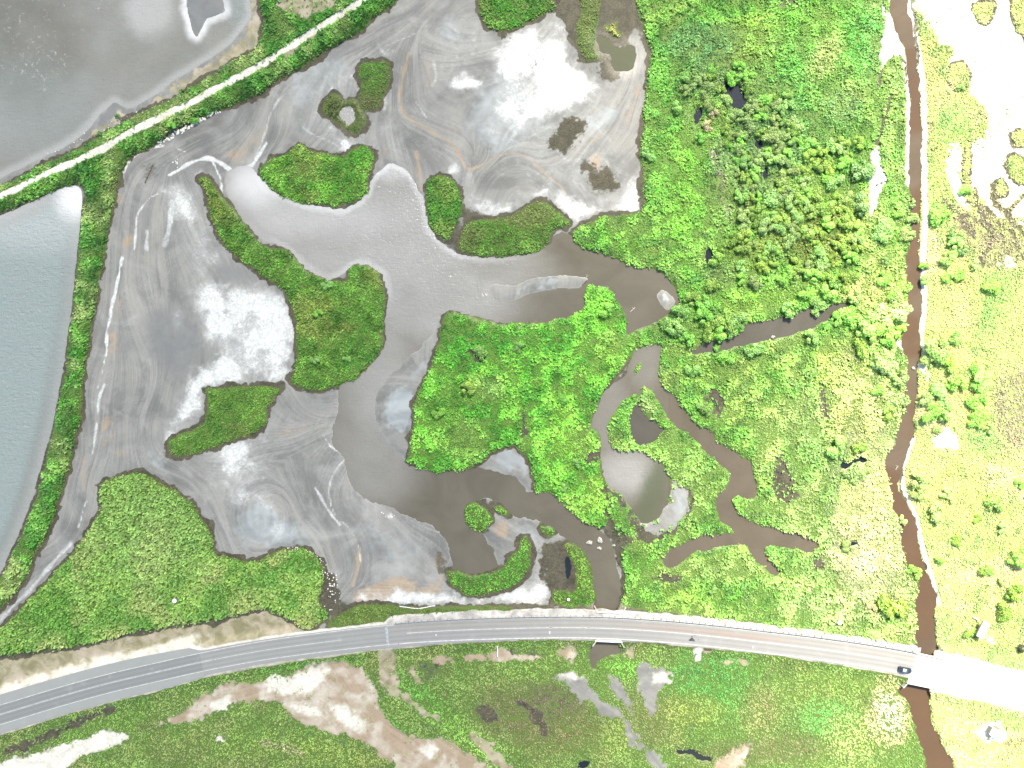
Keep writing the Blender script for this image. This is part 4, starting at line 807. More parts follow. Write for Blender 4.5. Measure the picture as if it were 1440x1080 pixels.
# colour accents: region-independent blobs (cx, cy, rx, ry, angle, colour, strength)
ACC = [
 (861, 43, 16, 16, 0, (.210, .230, .060), 1.0),
 (215, 745, 95, 85, 0, (.105, .178, .038), .95), (215, 780, 30, 50, 10, (.150, .190, .060), .5), (60, 870, 60, 30, -20, (.050, .130, .012), .6),
 (440, 240, 30, 14, 0, (.125, .160, .030), .3), (520, 100, 22, 12, 0, (.050, .150, .010), .7),
 (660, 620, 30, 30, 0, (.160, .215, .045), .5), (690, 545, 24, 18, 0, (.140, .185, .050), .6), (790, 600, 20, 60, 0, (.130, .270, .016), .45), (690, 480, 90, 20, 0, (.040, .150, .012), .5),
 (960, 260, 40, 110, 8, (.125, .265, .016), .6), (1120, 60, 60, 60, 0, (.110, .250, .016), .5), (1055, 60, 50, 40, 0, (.175, .235, .030), .6), (1110, 90, 50, 60, 0, (.090, .190, .030), .55), (1220, 60, 30, 60, 0, (.062, .205, .030), .7), (1150, 200, 60, 50, 0, (.095, .190, .032), .6), (930, 140, 30, 160, 0, (.075, .200, .018), .45), (1110, 150, 30, 70, 0, (.060, .200, .022), .55),
 (985, 60, 60, 30, 0, (.060, .140, .040), .7), (1010, 110, 60, 30, 0, (.085, .125, .040), .7), (1160, 80, 20, 40, 30, (.230, .250, .075), .6), (1185, 150, 30, 30, 0, (.120, .170, .060), .5), (1200, 40, 20, 60, 0, (.060, .220, .015), .5),
 (1150, 330, 60, 60, 0, (.100, .120, .020), .8), (1100, 320, 40, 50, 0, (.110, .140, .022), .6), (1030, 250, 40, 70, 0, (.085, .125, .038), .8), (1080, 190, 60, 70, 0, (.070, .125, .036), .75), (1070, 420, 60, 16, -8, (.150, .280, .018), .7), (1020, 290, 20, 60, 0, (.130, .220, .022), .4),
 (1050, 360, 40, 30, 0, (.120, .160, .018), .5), (1010, 385, 25, 20, 0, (.060, .070, .030), .5), (880, 340, 40, 16, 15, (.110, .250, .016), .6),
 (1010, 520, 60, 20, 0, (.105, .160, .020), .5), (1180, 520, 40, 40, 0, (.220, .250, .035), .6), (1205, 585, 45, 50, 0, (.290, .290, .075), .75), (1220, 770, 60, 60, 0, (.350, .330, .140), .9), (1230, 690, 45, 50, 0, (.330, .320, .100), .85), (1250, 830, 50, 30, 0, (.240, .300, .090), .7), (1180, 850, 80, 24, 0, (.180, .260, .070), .6), (1225, 330, 40, 60, 0, (.200, .270, .050), .6), (1215, 410, 40, 24, 0, (.270, .290, .075), .7), (1140, 600, 40, 50, 0, (.095, .170, .030), .5), (1100, 760, 40, 30, 0, (.080, .190, .020), .5),
 (1195, 500, 22, 14, -30, (.090, .080, .045), .5), (960, 690, 50, 70, 30, (.170, .240, .045), .55), (910, 575, 12, 24, -20, (.190, .230, .070), .6), (1020, 800, 60, 20, 0, (.170, .215, .050), .5), (960, 840, 60, 16, 0, (.140, .270, .018), .5), (840, 690, 20, 30, 0, (.150, .250, .024), .5),
 (1000, 950, 70, 40, 0, (.030, .130, .016), .8), (1010, 985, 50, 30, 0, (.040, .150, .018), .6), (960, 1000, 60, 24, 0, (.130, .160, .028), .6), (1070, 1000, 30, 40, 0, (.125, .125, .045), .6), (880, 940, 30, 16, 0, (.070, .210, .012), .8), (740, 940, 60, 26, 0, (.062, .150, .012), .5), (690, 960, 40, 30, 0, (.095, .140, .030), .6), (720, 1000, 60, 45, 0, (.060, .056, .026), .8), (790, 1020, 70, 45, 0, (.064, .060, .024), .8), (780, 985, 50, 26, 0, (.050, .044, .030), .9), (905, 1010, 40, 50, 0, (.070, .066, .028), .6), (1040, 1060, 60, 20, 0, (.070, .062, .03), .6), (870, 1035, 24, 30, 0, (.110, .160, .026), .6), (600, 985, 20, 70, -50, (.048, .150, .012), .8), (660, 1040, 20, 80, -58, (.100, .210, .022), .6), (550, 1020, 30, 12, 25, (.040, .115, .014), .7),
 (330, 1050, 150, 20, 0, (.085, .155, .018), .5), (250, 1060, 50, 20, 0, (.075, .080, .032), .5), (470, 1060, 80, 20, 10, (.110, .160, .022), .5), (150, 1020, 90, 14, -20, (.060, .130, .014), .6), (430, 935, 80, 8, -8, (.044, .130, .012), .8),
 (1150, 980, 60, 20, 10, (.105, .150, .030), .6), (1160, 1010, 50, 30, 0, (.060, .200, .030), .7), (1200, 1040, 40, 40, 0, (.180, .250, .060), .6), (1110, 1050, 60, 24, 0, (.075, .085, .030), .8), (1250, 1000, 30, 50, 0, (.340, .310, .150), .7), (1180, 960, 100, 14, 8, (.090, .150, .020), .5),
 (1350, 60, 10, 20, 0, (.16, .17, .06), .3), (1310, 130, 16, 70, 0, (.240, .240, .080), .6), (1340, 170, 30, 30, 0, (.090, .250, .030), .7), (1312, 250, 18, 50, 0, (.150, .260, .040), .6), (1325, 300, 20, 20, 0, (.070, .210, .026), .7), (1395, 420, 30, 70, 10, (.110, .250, .040), .75), (1350, 430, 30, 60, 0, (.250, .260, .070), .5), (1420, 480, 40, 40, 0, (.240, .310, .080), .5), (1300, 650, 30, 40, 0, (.320, .310, .090), .5), (1340, 700, 60, 40, 0, (.270, .300, .070), .5), (1380, 620, 30, 20, 0, (.110, .250, .050), .6), (1320, 880, 30, 50, 0, (.180, .300, .070), .6), (1420, 930, 40, 16, 15, (.130, .280, .060), .6), (1420, 1015, 50, 14, 14, (.110, .250, .040), .8), (1425, 1044, 20, 10, 0, (.100, .095, .045), .8), (1390, 330, 50, 40, 0, (.130, .125, .060), .7), (1424, 580, 30, 60, 0, (.110, .105, .070), .75), (1300, 480, 10, 60, 0, (.150, .260, .040), .5),
 (1240, 150, 16, 60, 0, (.130, .240, .030), .6), (1258, 320, 18, 60, 0, (.120, .290, .020), .7), (1262, 110, 12, 20, 0, (.070, .170, .030), .6), (1250, 400, 30, 60, 0, (.240, .290, .050), .5),
]
region_names = list(V)
rid = np.full(PX.shape, -1, np.int16); best = np.full(PX.shape, 0.0, np.float32)
for i, kname in enumerate(region_names):
    m = dV[kname] < best - .0
    m = dV[kname] < 1.0
    m &= (rid < 0) | (dV[kname] < best)
    rid[m] = i; best[m] = dV[kname][m]

def scatter(density):
    area = (GX1 - GX0) * (GY1 - GY0) * S * S
    n = int(area * density)
    x = rng.uniform(GX0 + 2, GX1 - 2, n).astype(np.float32); y = rng.uniform(GY0 + 2, GY1 - 2, n).astype(np.float32)
    keep = rng.random(n) < gl(vd, x, y)
    # outside the frame the growth thins into coarser tufts
    edge = np.maximum(np.maximum(-x, x - 1440), np.maximum(-y, y - 1080))
    keep &= (edge < 12) | (rng.random(n) < .45)
    return x[keep], y[keep]
def blades(x, y, ri, n_b, size_mul=1.0):
    """triangular blades fanning out of every tuft; returns verts, faces, colours"""
    n = len(x)
    nm = region_names[ri]
    A, B, Cc, Dk, hgt = PAL.get(nm, DEF_PAL)
    A, B, Cc, Dk = map(np.array, (A, B, Cc, Dk))
    f1 = fbm(x, y, 26, 2, 3)[:, None]; f2 = fbm(x, y, 46, 5, 3)[:, None]; f3 = fbm(x, y, 11, 7, 2)[:, None]; f4 = fbm(x, y, 7, 3, 2)[:, None]
    c = A + (B - A) * sstep(.36, .66, f1)
    c = c + (Cc - c) * sstep(.50, .72, f2) * {'east_marsh': .5, 'south_marsh': .5, 'central_islet': .6}.get(nm, .8)
    c = c + (Dk - c) * sstep(.54, .74, f3) * (.18 if nm == 'reed_field' else .55)
    for (cx, cy, rx, ry, an, colr, s_) in ACC:
        near = (np.abs(x - cx) < 1.6 * max(rx, ry)) & (np.abs(y - cy) < 1.6 * max(rx, ry))
        if not near.any(): continue
        ca_, sa = math.cos(math.radians(an)), math.sin(math.radians(an))
        dx = x - cx; dy = y - cy
        q = np.sqrt(((dx * ca_ + dy * sa) / rx) ** 2 + ((-dx * sa + dy * ca_) / ry) ** 2)[:, None]
        wgt = s_ * sstep(1.35, .45, q + .8 * (f3 - .5))
        tgt = np.array(colr) * (.75 + .5 * f4)
        c = c + (tgt - c) * wgt
    if nm == 'east_marsh':
        st_ = 1165 - 150 * sstep(380, 620, y); e = sstep(st_, st_ + 190, x + 90 * (f2[:, 0] - .5))[:, None] * (.35 + .45 * sstep(.35, .65, f1)); c = c + (np.array((.235, .285, .078)) - c) * e  # grass paled eastward, painting the stronger sunlight into its colour
    sw = gl(straw, x, y)[:, None]; c = c + (np.array((.34, .32, .15)) - c) * .85 * sw
    dw = gl(deadw, x, y)[:, None]; c = c + (np.array((.17, .165, .085)) - c) * .7 * dw
    bw = gl(burnt, x, y)[:, None]; c = c + (np.array((.035, .045, .03)) - c) * bw
    edge_w = sstep(-3.2, 0.5, gl(dveg, x, y) + 3 * (f4[:, 0] - .5))[:, None]
    c = c + (np.array((.095, .085, .042)) - c) * .55 * edge_w
    clump = fbm(x, y, 15, 1, 2)
    if nm in ('east_marsh', 'central_islet', 'dike', 'long_islet', 'bean_islet'): c = c * (.80 + .40 * sstep(.32, .66, clump))[:, None]  # shading of clumps and gaps painted into the blade colour
    if x.mean() < 800 and nm not in ('south_marsh', 'reed_field', 'roadside'): c = c * np.array([1.06, 1.24, 1.05])
    c = c * ((.86 + .3 * f4) if nm == 'reed_field' else ((.80 + .42 * f4) if x.mean() < 800 and nm != 'south_marsh' else (.92 + .16 * f4) if nm.startswith('east_meadow') else (.85 + .32 * f4))) * FOLIAGE
    c = np.stack([c[:, 0] * 1.04, c[:, 1] * .96, c[:, 2] + .085 * c[:, 1]], -1)
    if nm == 'south_marsh': c = c * np.array([1.5, 1.42, 1.6])
    if nm == 'reed_field': c = c * np.array([1.12, 1.18, 1.1])
    if nm == 'east_marsh': c = c * np.array([.98, 1.04, 1.2])
    if nm.startswith('east_meadow'): c = c * np.array([1.12, 1.06, 1.25])
    c = c * rng.uniform(.88, 1.12, (n, 1))
    hh = hgt * (.7 + .6 * f3[:, 0]) * (1 - .55 * edge_w[:, 0])
    if nm in ('east_marsh', 'central_islet', 'dike'): hh = hh * (.62 + .62 * sstep(.3, .7, clump))
    zz = gl(z, x, y)
    k = S * (1 - zz / H)
    X0 = (x - 720) * k; Y0 = (540 - y) * k
    X0 = np.repeat(X0, n_b); Y0 = np.repeat(Y0, n_b); Z0 = np.repeat(zz, n_b) - .05; h = np.repeat(hh, n_b)
    m = n * n_b
    az = rng.uniform(0, 2 * np.pi, m); tilt = rng.uniform(.35, 1.25, m); L = np.minimum(h, .95) * rng.uniform(.6, 1.08, m) * size_mul
    wdt = L * rng.uniform(.18, .36, m)
    X0 = X0 + rng.normal(0, .16, m); Y0 = Y0 + rng.normal(0, .16, m)
    dx, dy, dz = np.cos(az) * np.sin(tilt), np.sin(az) * np.sin(tilt), np.cos(tilt)
    sx, sy = -np.sin(az), np.cos(az)
    lift = h * rng.uniform(0, .45, m)
    base = np.stack([X0, Y0, Z0 + lift], -1)
    side = np.stack([sx * wdt, sy * wdt, rng.normal(0, .3, m) * wdt], -1)
    v0 = base - side * .6 ; v1 = base + side * .6
    mid = base + np.stack([dx, dy, dz], -1) * (L * .55)[:, None]
    tip = base + np.stack([dx * L, dy * L, dz * L * .85], -1)
    Vt = np.stack([v0, v1, mid + side, tip, mid - side], 1).reshape(-1, 3)
    i0 = np.arange(m) * 5
    F = np.stack([i0, i0 + 1, i0 + 2, i0 + 3, i0 + 4], -1)
    cb_ = np.repeat(c, n_b, 0) * rng.uniform(.84, 1.18, (m, 1)) * (1 + rng.normal(0, .06, (m, 3)))
    cc = np.repeat(np.clip(cb_, .004, .8), 5, 0)
    cc = np.concatenate([cc, np.ones((len(cc), 1))], 1)
    return Vt, F, cc
tx, ty = scatter(GRASS_DENSITY)
tr = gl(rid, tx, ty)
for i, kname in enumerate(region_names):
    m = tr == i
    if m.sum() < 5: continue
    Vt, F, cc = blades(tx[m], ty[m], i, 4)
    me = np_mesh('marsh_grass', Vt, F, M_GRASS, {'tint': ('FLOAT_COLOR', cc)})
    tag(link(D.objects.new('marsh_grass', me)), LABELS.get(kname, 'green marsh grass'), 'grass', None, 'stuff')
# sparse dead stalks and weeds on the peat and on the mud
def sparse(name, label, mask, dens, cols, hgt):
    n = int((GX1 - GX0) * (GY1 - GY0) * S * S * dens)
    x = rng.uniform(GX0 + 2, GX1 - 2, n).astype(np.float32); y = rng.uniform(GY0 + 2, GY1 - 2, n).astype(np.float32)
    k = rng.random(n) < gl(mask, x, y); x = x[k]; y = y[k]
    PAL['_tmp'] = (*cols, hgt)
    region_names.append('_tmp')
    Vt, F, cc = blades(x, y, len(region_names) - 1, 3)
    region_names.pop()
    me = np_mesh(name, Vt, F, M_GRASS, {'tint': ('FLOAT_COLOR', cc)})
    tag(link(D.objects.new(name, me)), label, 'grass', None, 'stuff')
pm = cov['peat'] * (1 - vd) * (dwat > .3) * (droad > roadhalf + 2) * .8
sparse('dead_grass', 'dead brown stalks fringing the islets and wet peat', pm, 2.2, ((.036, .031, .020), (.052, .045, .028), (.060, .056, .028), (.020, .018, .013)), .36)
wm = np.zeros_like(PX)
for bl in ((797, 192, 28, 20, -40), (848, 252, 22, 22, 0), (845, 95, 14, 22, 0), (755, 80, 12, 22, 0), (465, 150, 14, 16, 0)):
    wm = np.maximum(wm, sstep(6, -6, blob(*bl)))
wm *= sstep(.47, .56, fbm(PX, PY, 7, 4)) * (dwat > .5)
sparse('salt_scrub', 'low dark olive scrub scattered over the salt crust', wm, 4.0, ((.030, .033, .014), (.04, .044, .018), (.045, .045, .02), (.02, .021, .011)), .55)
bmk = np.maximum(cov['sand'], cov['tan']) * (PX > 1280) * (PY < 400) * sstep(.55, .66, fbm(PX, PY, 9, 8)) * (droad > 60) * (dwat > 3)
sparse('dry_scrub', 'tiny dry weeds dotted over the white sand flats', bmk, 1.6, ((.20, .19, .09), (.16, .2, .06), (.25, .22, .12), (.10, .09, .05)), .45)
# ------------------------------------------------------------------ trees and bushes
def leaf_cloud(seed, n_lobes, leaves, flat=.75):
    r = np.random.default_rng(seed)
    lob = []
    for i in range(n_lobes):
        a = r.uniform(0, 2 * np.pi); q = math.sqrt(r.uniform(0, 1)) * .68
        lob.append((q * math.cos(a) * 1.1, q * math.sin(a), flat * (1 - .75 * q * q) * r.uniform(.55, 1.0), r.uniform(.14, .36)))
    lob = np.array(lob)
    w = lob[:, 3] ** 2; w /= w.sum()
    li = r.choice(n_lobes, leaves, p=w)
    d = r.normal(0, 1, (leaves, 3)); d[:, 2] = np.abs(d[:, 2]) * 1.0 - .25
    d /= np.linalg.norm(d, axis=1)[:, None]
    rad = lob[li, 3] * r.uniform(.62, 1.18, leaves)
    c = lob[li, :3] + d * rad[:, None]
    c[:, 2] = np.maximum(c[:, 2], .06)
    nrm = d + r.normal(0, .45, (leaves, 3)); nrm /= np.linalg.norm(nrm, axis=1)[:, None]
    t1 = np.cross(nrm, r.normal(0, 1, (leaves, 3))); t1 /= np.linalg.norm(t1, axis=1)[:, None]
    t2 = np.cross(nrm, t1)
    s = r.uniform(.055, .105, leaves)[:, None]
    Vt = np.stack([c - t1 * s, c - t2 * s * .6, c + t1 * s, c + t2 * s * .6], 1).reshape(-1, 3)
    F = np.arange(leaves * 4).reshape(-1, 4)
    tone = (r.uniform(.75, 1.3, leaves) * (r.uniform(.75, 1.25, n_lobes))[li])[:, None] * np.array([[1, 1, 1]])
    tone = tone * (1 + r.normal(0, .07, (leaves, 3)))
    cc = np.concatenate([np.repeat(np.clip(tone, .2, 2), 4, 0), np.ones((leaves * 4, 1))], 1)
    return Vt, F, cc
M_BARK = plain('bark', (.13, .10, .075), .9, .3, 6)
def trunk_mesh(seed):
    r = random.Random(seed)
    bm = bmesh.new()
    add_cyl(bm, (0, 0, -.25), (.03, .02, .28), .055, .04, 8)
    for i in range(5):
        a = i * 1.257 + r.uniform(-.3, .3); q = r.uniform(.35, .6)
        add_cyl(bm, (.03, .02, .2), (q * math.cos(a), q * math.sin(a), r.uniform(.35, .6)), .032, .010, 6)
    me = D.meshes.new('trunk'); bm.to_mesh(me); bm.free(); me.materials.append(M_BARK)
    return me
CROWNS = []
for s_ in range(7):
    Vt, F, cc = leaf_cloud(40 + s_, (13, 16, 10, 18, 14, 9, 20)[s_], 1500, (.75, .7, .8, .65, .7, .85, .6)[s_])
    CROWNS.append((np_mesh('crown', Vt, F, M_LEAF, {'tint': ('FLOAT_COLOR', cc)}), trunk_mesh(s_)))
TINT = {  # linear leaf colours
 'blue': (.088, .168, .046), 'green': (.085, .190, .036), 'olive': (.078, .136, .028), 'yellow': (.112, .178, .036), 'pale': (.142, .200, .072), 'dark': (.058, .115, .036), 'grey': (.088, .138, .046), 'dry': (.170, .165, .085), 'char': (.030, .034, .022)}
WORD = {'blue': 'bluish green', 'green': 'bright green', 'olive': 'olive green', 'yellow': 'yellow-green', 'pale': 'pale silvery green', 'dark': 'dark green', 'grey': 'greyish green', 'dry': 'dry straw-coloured', 'char': 'almost black'}
tree_n = 0
TREES = []
def tree(px, py, r, col, label=None, group=None, squash=1.0):
    global tree_n
    i = tree_n % 7; tree_n += 1
    zg = float(gl(z, np.array([px]), np.array([py]))[0]); zg = max(zg, WL)
    R = r * S * 1.34
    hgt = min(R * .8, 1.0 + R * .46) * squash
    big = r >= 10
    x, y, _ = P(px, py, zg + hgt * .6)
    root = empty('tree' if big else 'bush', (x, y, zg), random.uniform(0, 6.28))
    root.scale = (R * random.uniform(.86, 1.2), R * random.uniform(.78, 1.12), hgt)
    cr = link(D.objects.new('crown', CROWNS[i][0])); cr.parent = root
    tk = link(D.objects.new('trunk', CROWNS[i][1])); tk.parent = root
    b = random.uniform(.90, 1.12); e = float(sstep(1000, 1300, px)) * {'pale': .25, 'yellow': .0, 'dry': .2, 'char': 0}.get(col, 1); c = [q * FOLIAGE * 1.22 for q in TINT[col]]; c = [c[0] * (1 + .6 * e), c[1] * (1 + .4 * e), c[2] * (1 + .5 * e)]  # leaves brightened eastward, painting the sunlit wash into their colour
    cr.color = (c[0] * b * random.uniform(.93, 1.07), c[1] * b, c[2] * b * random.uniform(.93, 1.07), 1)
    size = 'large' if r >= 15 else 'mid-sized' if r >= 10 else 'small'
    TREES.append([root, size, col, px, py, 'tree' if big else 'bush', label, group])
    return root
# x, y, radius, colour, landmark
T1 = """945,452,13,blue,a 958,438,13,blue,a 953,465,11,blue,a 935,456,9,blue,a 967,478,11,green,a 989,449,12,green,a 998,465,13,olive,a 1020,456,15,olive,a 1036,449,13,blue,a 1012,471,11,green,a 1029,467,10,blue,a 989,427,11,green,a 973,424,10,olive,a
1062,493,12,blue,b 1110,435,12,blue,b 1023,503,9,green,b 976,522,9,blue,b 1009,488,5,green,b 1152,436,8,blue,b 1144,390,11,green,b 1166,391,11,yellow,b 1174,399,9,blue,b 1134,415,11,green,b 1166,414,12,green,b 1148,424,10,blue,b 1203,418,11,pale,b 1139,476,11,blue,b 1178,448,9,green,b
1254,438,24,pale,c 1260,424,14,pale,c 1218,456,19,blue,c 1199,448,13,green,c 1243,468,17,green,c 1228,472,14,green,c 1212,487,13,yellow,c 1267,466,10,green,c 1249,482,9,green,c 1238,505,14,pale,c 1251,517,15,pale,c 1266,532,12,pale,c 1242,387,12,green,c 1266,408,13,green,c
1283,286,7,grey,d 1284,308,8,grey,d 1283,331,7,grey,d 1272,332,8,grey,d 1244,331,10,blue,d 1243,367,5,dark,d 1262,566,13,pale,d 1252,581,12,yellow,d 1235,551,8,green,d 1270,733,6,pale,d
1326,299,14,green,e 1345,333,10,dark,e 1343,345,11,blue,e 1337,362,12,blue,e 1354,352,7,dark,e 1301,373,6,green,e 1370,373,6,pale,e 1362,266,8,green,e 1352,124,5,blue,e
1324,487,19,blue,f 1311,505,13,pale,f 1334,512,15,green,f 1345,473,9,blue,f 1383,532,14,blue,f 1373,518,10,green,f 1350,541,13,green,f 1300,558,10,pale,f 1324,558,14,blue,f 1369,566,11,green,f 1312,583,15,green,f 1330,580,13,blue,f 1377,590,14,green,f 1375,553,13,green,f 1304,394,7,blue,f 1340,388,10,green,f 1352,385,9,green,f 1395,405,10,green,f
1180,628,15,blue,g 1202,668,15,pale,g 1215,657,11,pale,g 1290,678,13,pale,g 1293,692,10,pale,g 1320,721,14,pale,g 1402,708,12,blue,g 1436,783,17,green,g 1393,801,8,green,g 1287,806,9,green,g 1195,770,9,grey,g 1210,630,9,yellow,g
1255,850,22,olive,h 1412,860,11,yellow,h 1426,833,12,yellow,h 1368,890,8,yellow,h 1437,912,6,char,h 1225,858,7,dry,h
1029,110,11,green,i 980,118,12,grey,i 991,135,10,grey,i 951,152,11,blue,i 1023,141,9,pale,i 1005,160,10,dry,i 1037,166,13,grey,i 1060,149,13,grey,i 1070,165,13,green,i 1054,175,12,grey,i 1105,147,12,blue,i 1054,124,10,olive,i 996,176,9,dry,i 981,194,10,green,i 1014,205,10,grey,i 1044,197,12,green,i 1033,188,11,grey,i 1012,125,9,olive,i 965,105,10,blue,i 1003,96,9,green,i 1040,95,10,green,i
1215,240,15,dark,j 1175,203,12,blue,j 1176,253,11,blue,j 1210,288,16,dark,j 1240,327,13,blue,j 1262,300,7,green,j 1108,130,8,blue,j 1090,222,12,blue,j 1072,222,9,grey,j 1100,250,11,grey,j 1060,245,10,green,j 1085,275,12,blue,j 1055,280,10,olive,j 1115,285,11,blue,j 1130,240,10,olive,j 1100,310,11,olive,j 1066,310,9,olive,j 1135,330,12,olive,j 1160,300,11,olive,j 1085,345,10,blue,j 1048,335,10,yellow,j 1020,345,9,olive,j 1045,375,10,blue,j 1075,375,9,yellow,j 1010,365,9,olive,j 1005,400,10,olive,j 1180,340,11,olive,j 1195,365,10,green,j 1155,360,12,blue,j 1120,370,10,olive,j 1100,395,9,green,j 1190,315,10,yellow,j 1150,270,10,olive,j 1140,205,11,green,j 1205,200,9,yellow,j
460,401,7,blue,k 442,505,8,blue,k 487,505,5,blue,k 445,440,6,green,k 677,497,9,blue,l 730,488,7,blue,l 655,548,11,yellow,l 617,581,8,green,l 792,686,6,blue,l 812,652,6,blue,l 855,436,10,green,l 790,560,9,green,l 893,559,5,green,m 977,736,6,blue,m 912,217,8,blue,m 1002,830,6,blue,m 990,575,10,blue,m 240,175,6,green,n 270,168,7,green,n 140,187,4,dark,n 165,165,4,dark,n 313,97,5,dark,n 255,128,4,dark,n 330,88,3,dark,n"""
LM = {'a': 'between the lagoon and the side creek', 'b': 'along the short side creek', 'c': 'in the grove on the west river bank', 'd': 'overhanging the brown river', 'e': 'on the east bank beside white sand', 'f': 'in the east bank grove below the sand flats', 'g': 'in the bleached scrub near the lower river', 'h': 'near the road bridge', 'i': 'around the black pool', 'j': 'in the thicket west of the river', 'k': 'on the long hooked islet', 'l': 'on the large square islet', 'm': 'by the forked creek', 'n': 'on the dike'}
for tok in T1.split():
    a, b, c, d, e = tok.split(',')
    tree(float(a), float(b), float(c) * (.80 if e == 'i' else 1), d, None, LM[e])
# labels: look first, then the landmark, then the place among look-alikes
seen = {}
for t in TREES: seen.setdefault((t[1], t[2], t[5], t[7]), []).append(t)
ORD = ['first', 'second', 'third', 'fourth', 'fifth', 'sixth', 'seventh', 'eighth', 'ninth', 'tenth', 'eleventh', 'twelfth']
for key, ls in seen.items():
    size, col, kind, lm = key
    ls.sort(key=lambda t: t[4])
    for i, t in enumerate(ls):
        lab = f'{size} {WORD[col]} {kind} {lm}'
        if len(ls) == 2: lab += (', upper one', ', lower one')[i]
        elif len(ls) > 2: lab += f', {ORD[i]} from top'
        tag(t[0], lab, kind, 'trees and bushes ' + lm)
# filler shrubs inside the thickets: nothing in the photo tells them apart
def filler(poly, n, cols, rr, lab, grp):
    B = bsdf(poly, 20)
    p = pts(poly); x0, y0 = p.min(0); x1, y1 = p.max(0)
    placed = [(t[3], t[4]) for t in TREES]; c = 0; tries = 0
    while c < n and tries < 6000:
        tries += 1
        x = random.uniform(x0, x1); y = random.uniform(y0, y1)
        if lookup(B, np.array([x]), np.array([y]))[0] > -3: continue
        if gl(dwat, np.array([x]), np.array([y]))[0] < 11: continue
        if any((x - a) ** 2 + (y - b) ** 2 < (rr[1] * 1.02) ** 2 for a, b in placed): continue
        o = tree(x, y, random.uniform(*rr), random.choice(cols)); placed.append((x, y)); c += 1
        o.name = 'bush'
        tag(o, lab, 'bush', grp)
filler("960,90 1040,85 1085,130 1110,200 1110,240 1030,215 990,190 955,140", 20, ['grey', 'olive', 'green'], (6, 9), 'greyish scrub bush crowded round the black pool', 'scrub bushes round the black pool')
filler("1035,140 1085,130 1130,180 1140,300 1100,330 1040,320 1030,215", 46, ['grey', 'grey', 'blue', 'green', 'olive'], (6, 11), 'greyish green bush in the dense thicket south of the black pool', 'bushes of the grey thicket')
filler("1130,200 1200,190 1215,330 1200,410 1120,410 1030,400 1000,340 1040,325 1100,335", 52, ['olive', 'olive', 'yellow', 'green', 'grey'], (6, 10), 'olive or green bush in the dense thicket west of the river', 'bushes of the dense thicket')
filler("1300,690 1440,650 1440,850 1330,850", 9, ['pale', 'yellow', 'green'], (6, 9), 'pale bush in the bleached meadow east of the lower river', 'bushes of the bleached meadow')
filler("1290,520 1420,540 1400,620 1300,610", 5, ['green', 'pale'], (6, 8), 'leafy bush filling a gap in the east bank grove', 'gap bushes in the grove')

# ------------------------------------------------------------------ road
RL = smooth_line(ROAD, 3)
seg = np.linalg.norm(np.diff(RL, axis=0), axis=1); cum = np.concatenate([[0], np.cumsum(seg)])
ss_ = np.arange(0, cum[-1], 2.0)
RC = np.stack([np.interp(ss_, cum, RL[:, 0]), np.interp(ss_, cum, RL[:, 1])], -1)
tg = np.gradient(RC, axis=0); tg /= np.linalg.norm(tg, axis=1)[:, None]
NR = np.stack([tg[:, 1], -tg[:, 0]], -1)     # towards the top of the photo
def ribbon(name, x0, x1, vlo, vhi, zz, mat, ncol=2, kind='structure', label=None):
    m = (RC[:, 0] >= x0) & (RC[:, 0] <= x1)
    c = RC[m]; n = NR[m]
    lo = vlo(c[:, 0]) if callable(vlo) else np.full(len(c), vlo); hi = vhi(c[:, 0]) if callable(vhi) else np.full(len(c), vhi)
    t = np.linspace(0, 1, ncol)
    v = lo[:, None] * (1 - t) + hi[:, None] * t
    q = c[:, None, :] + n[:, None, :] * v[..., None]
    k = S * (1 - zz / H)
    Vv = np.stack([(q[..., 0] - 720) * k, (540 - q[..., 1]) * k, np.full(q.shape[:2], zz)], -1)
    u = np.repeat(c[:, :1], ncol, 1)
    a, b = v.shape
    ix_ = np.arange(a * b).reshape(a, b)
    F = np.stack([ix_[:-1, :-1], ix_[1:, :-1], ix_[1:, 1:], ix_[:-1, 1:]], -1).reshape(-1, 4)
    return Vv.reshape(-1, 3), F, u.ravel(), v.ravel()
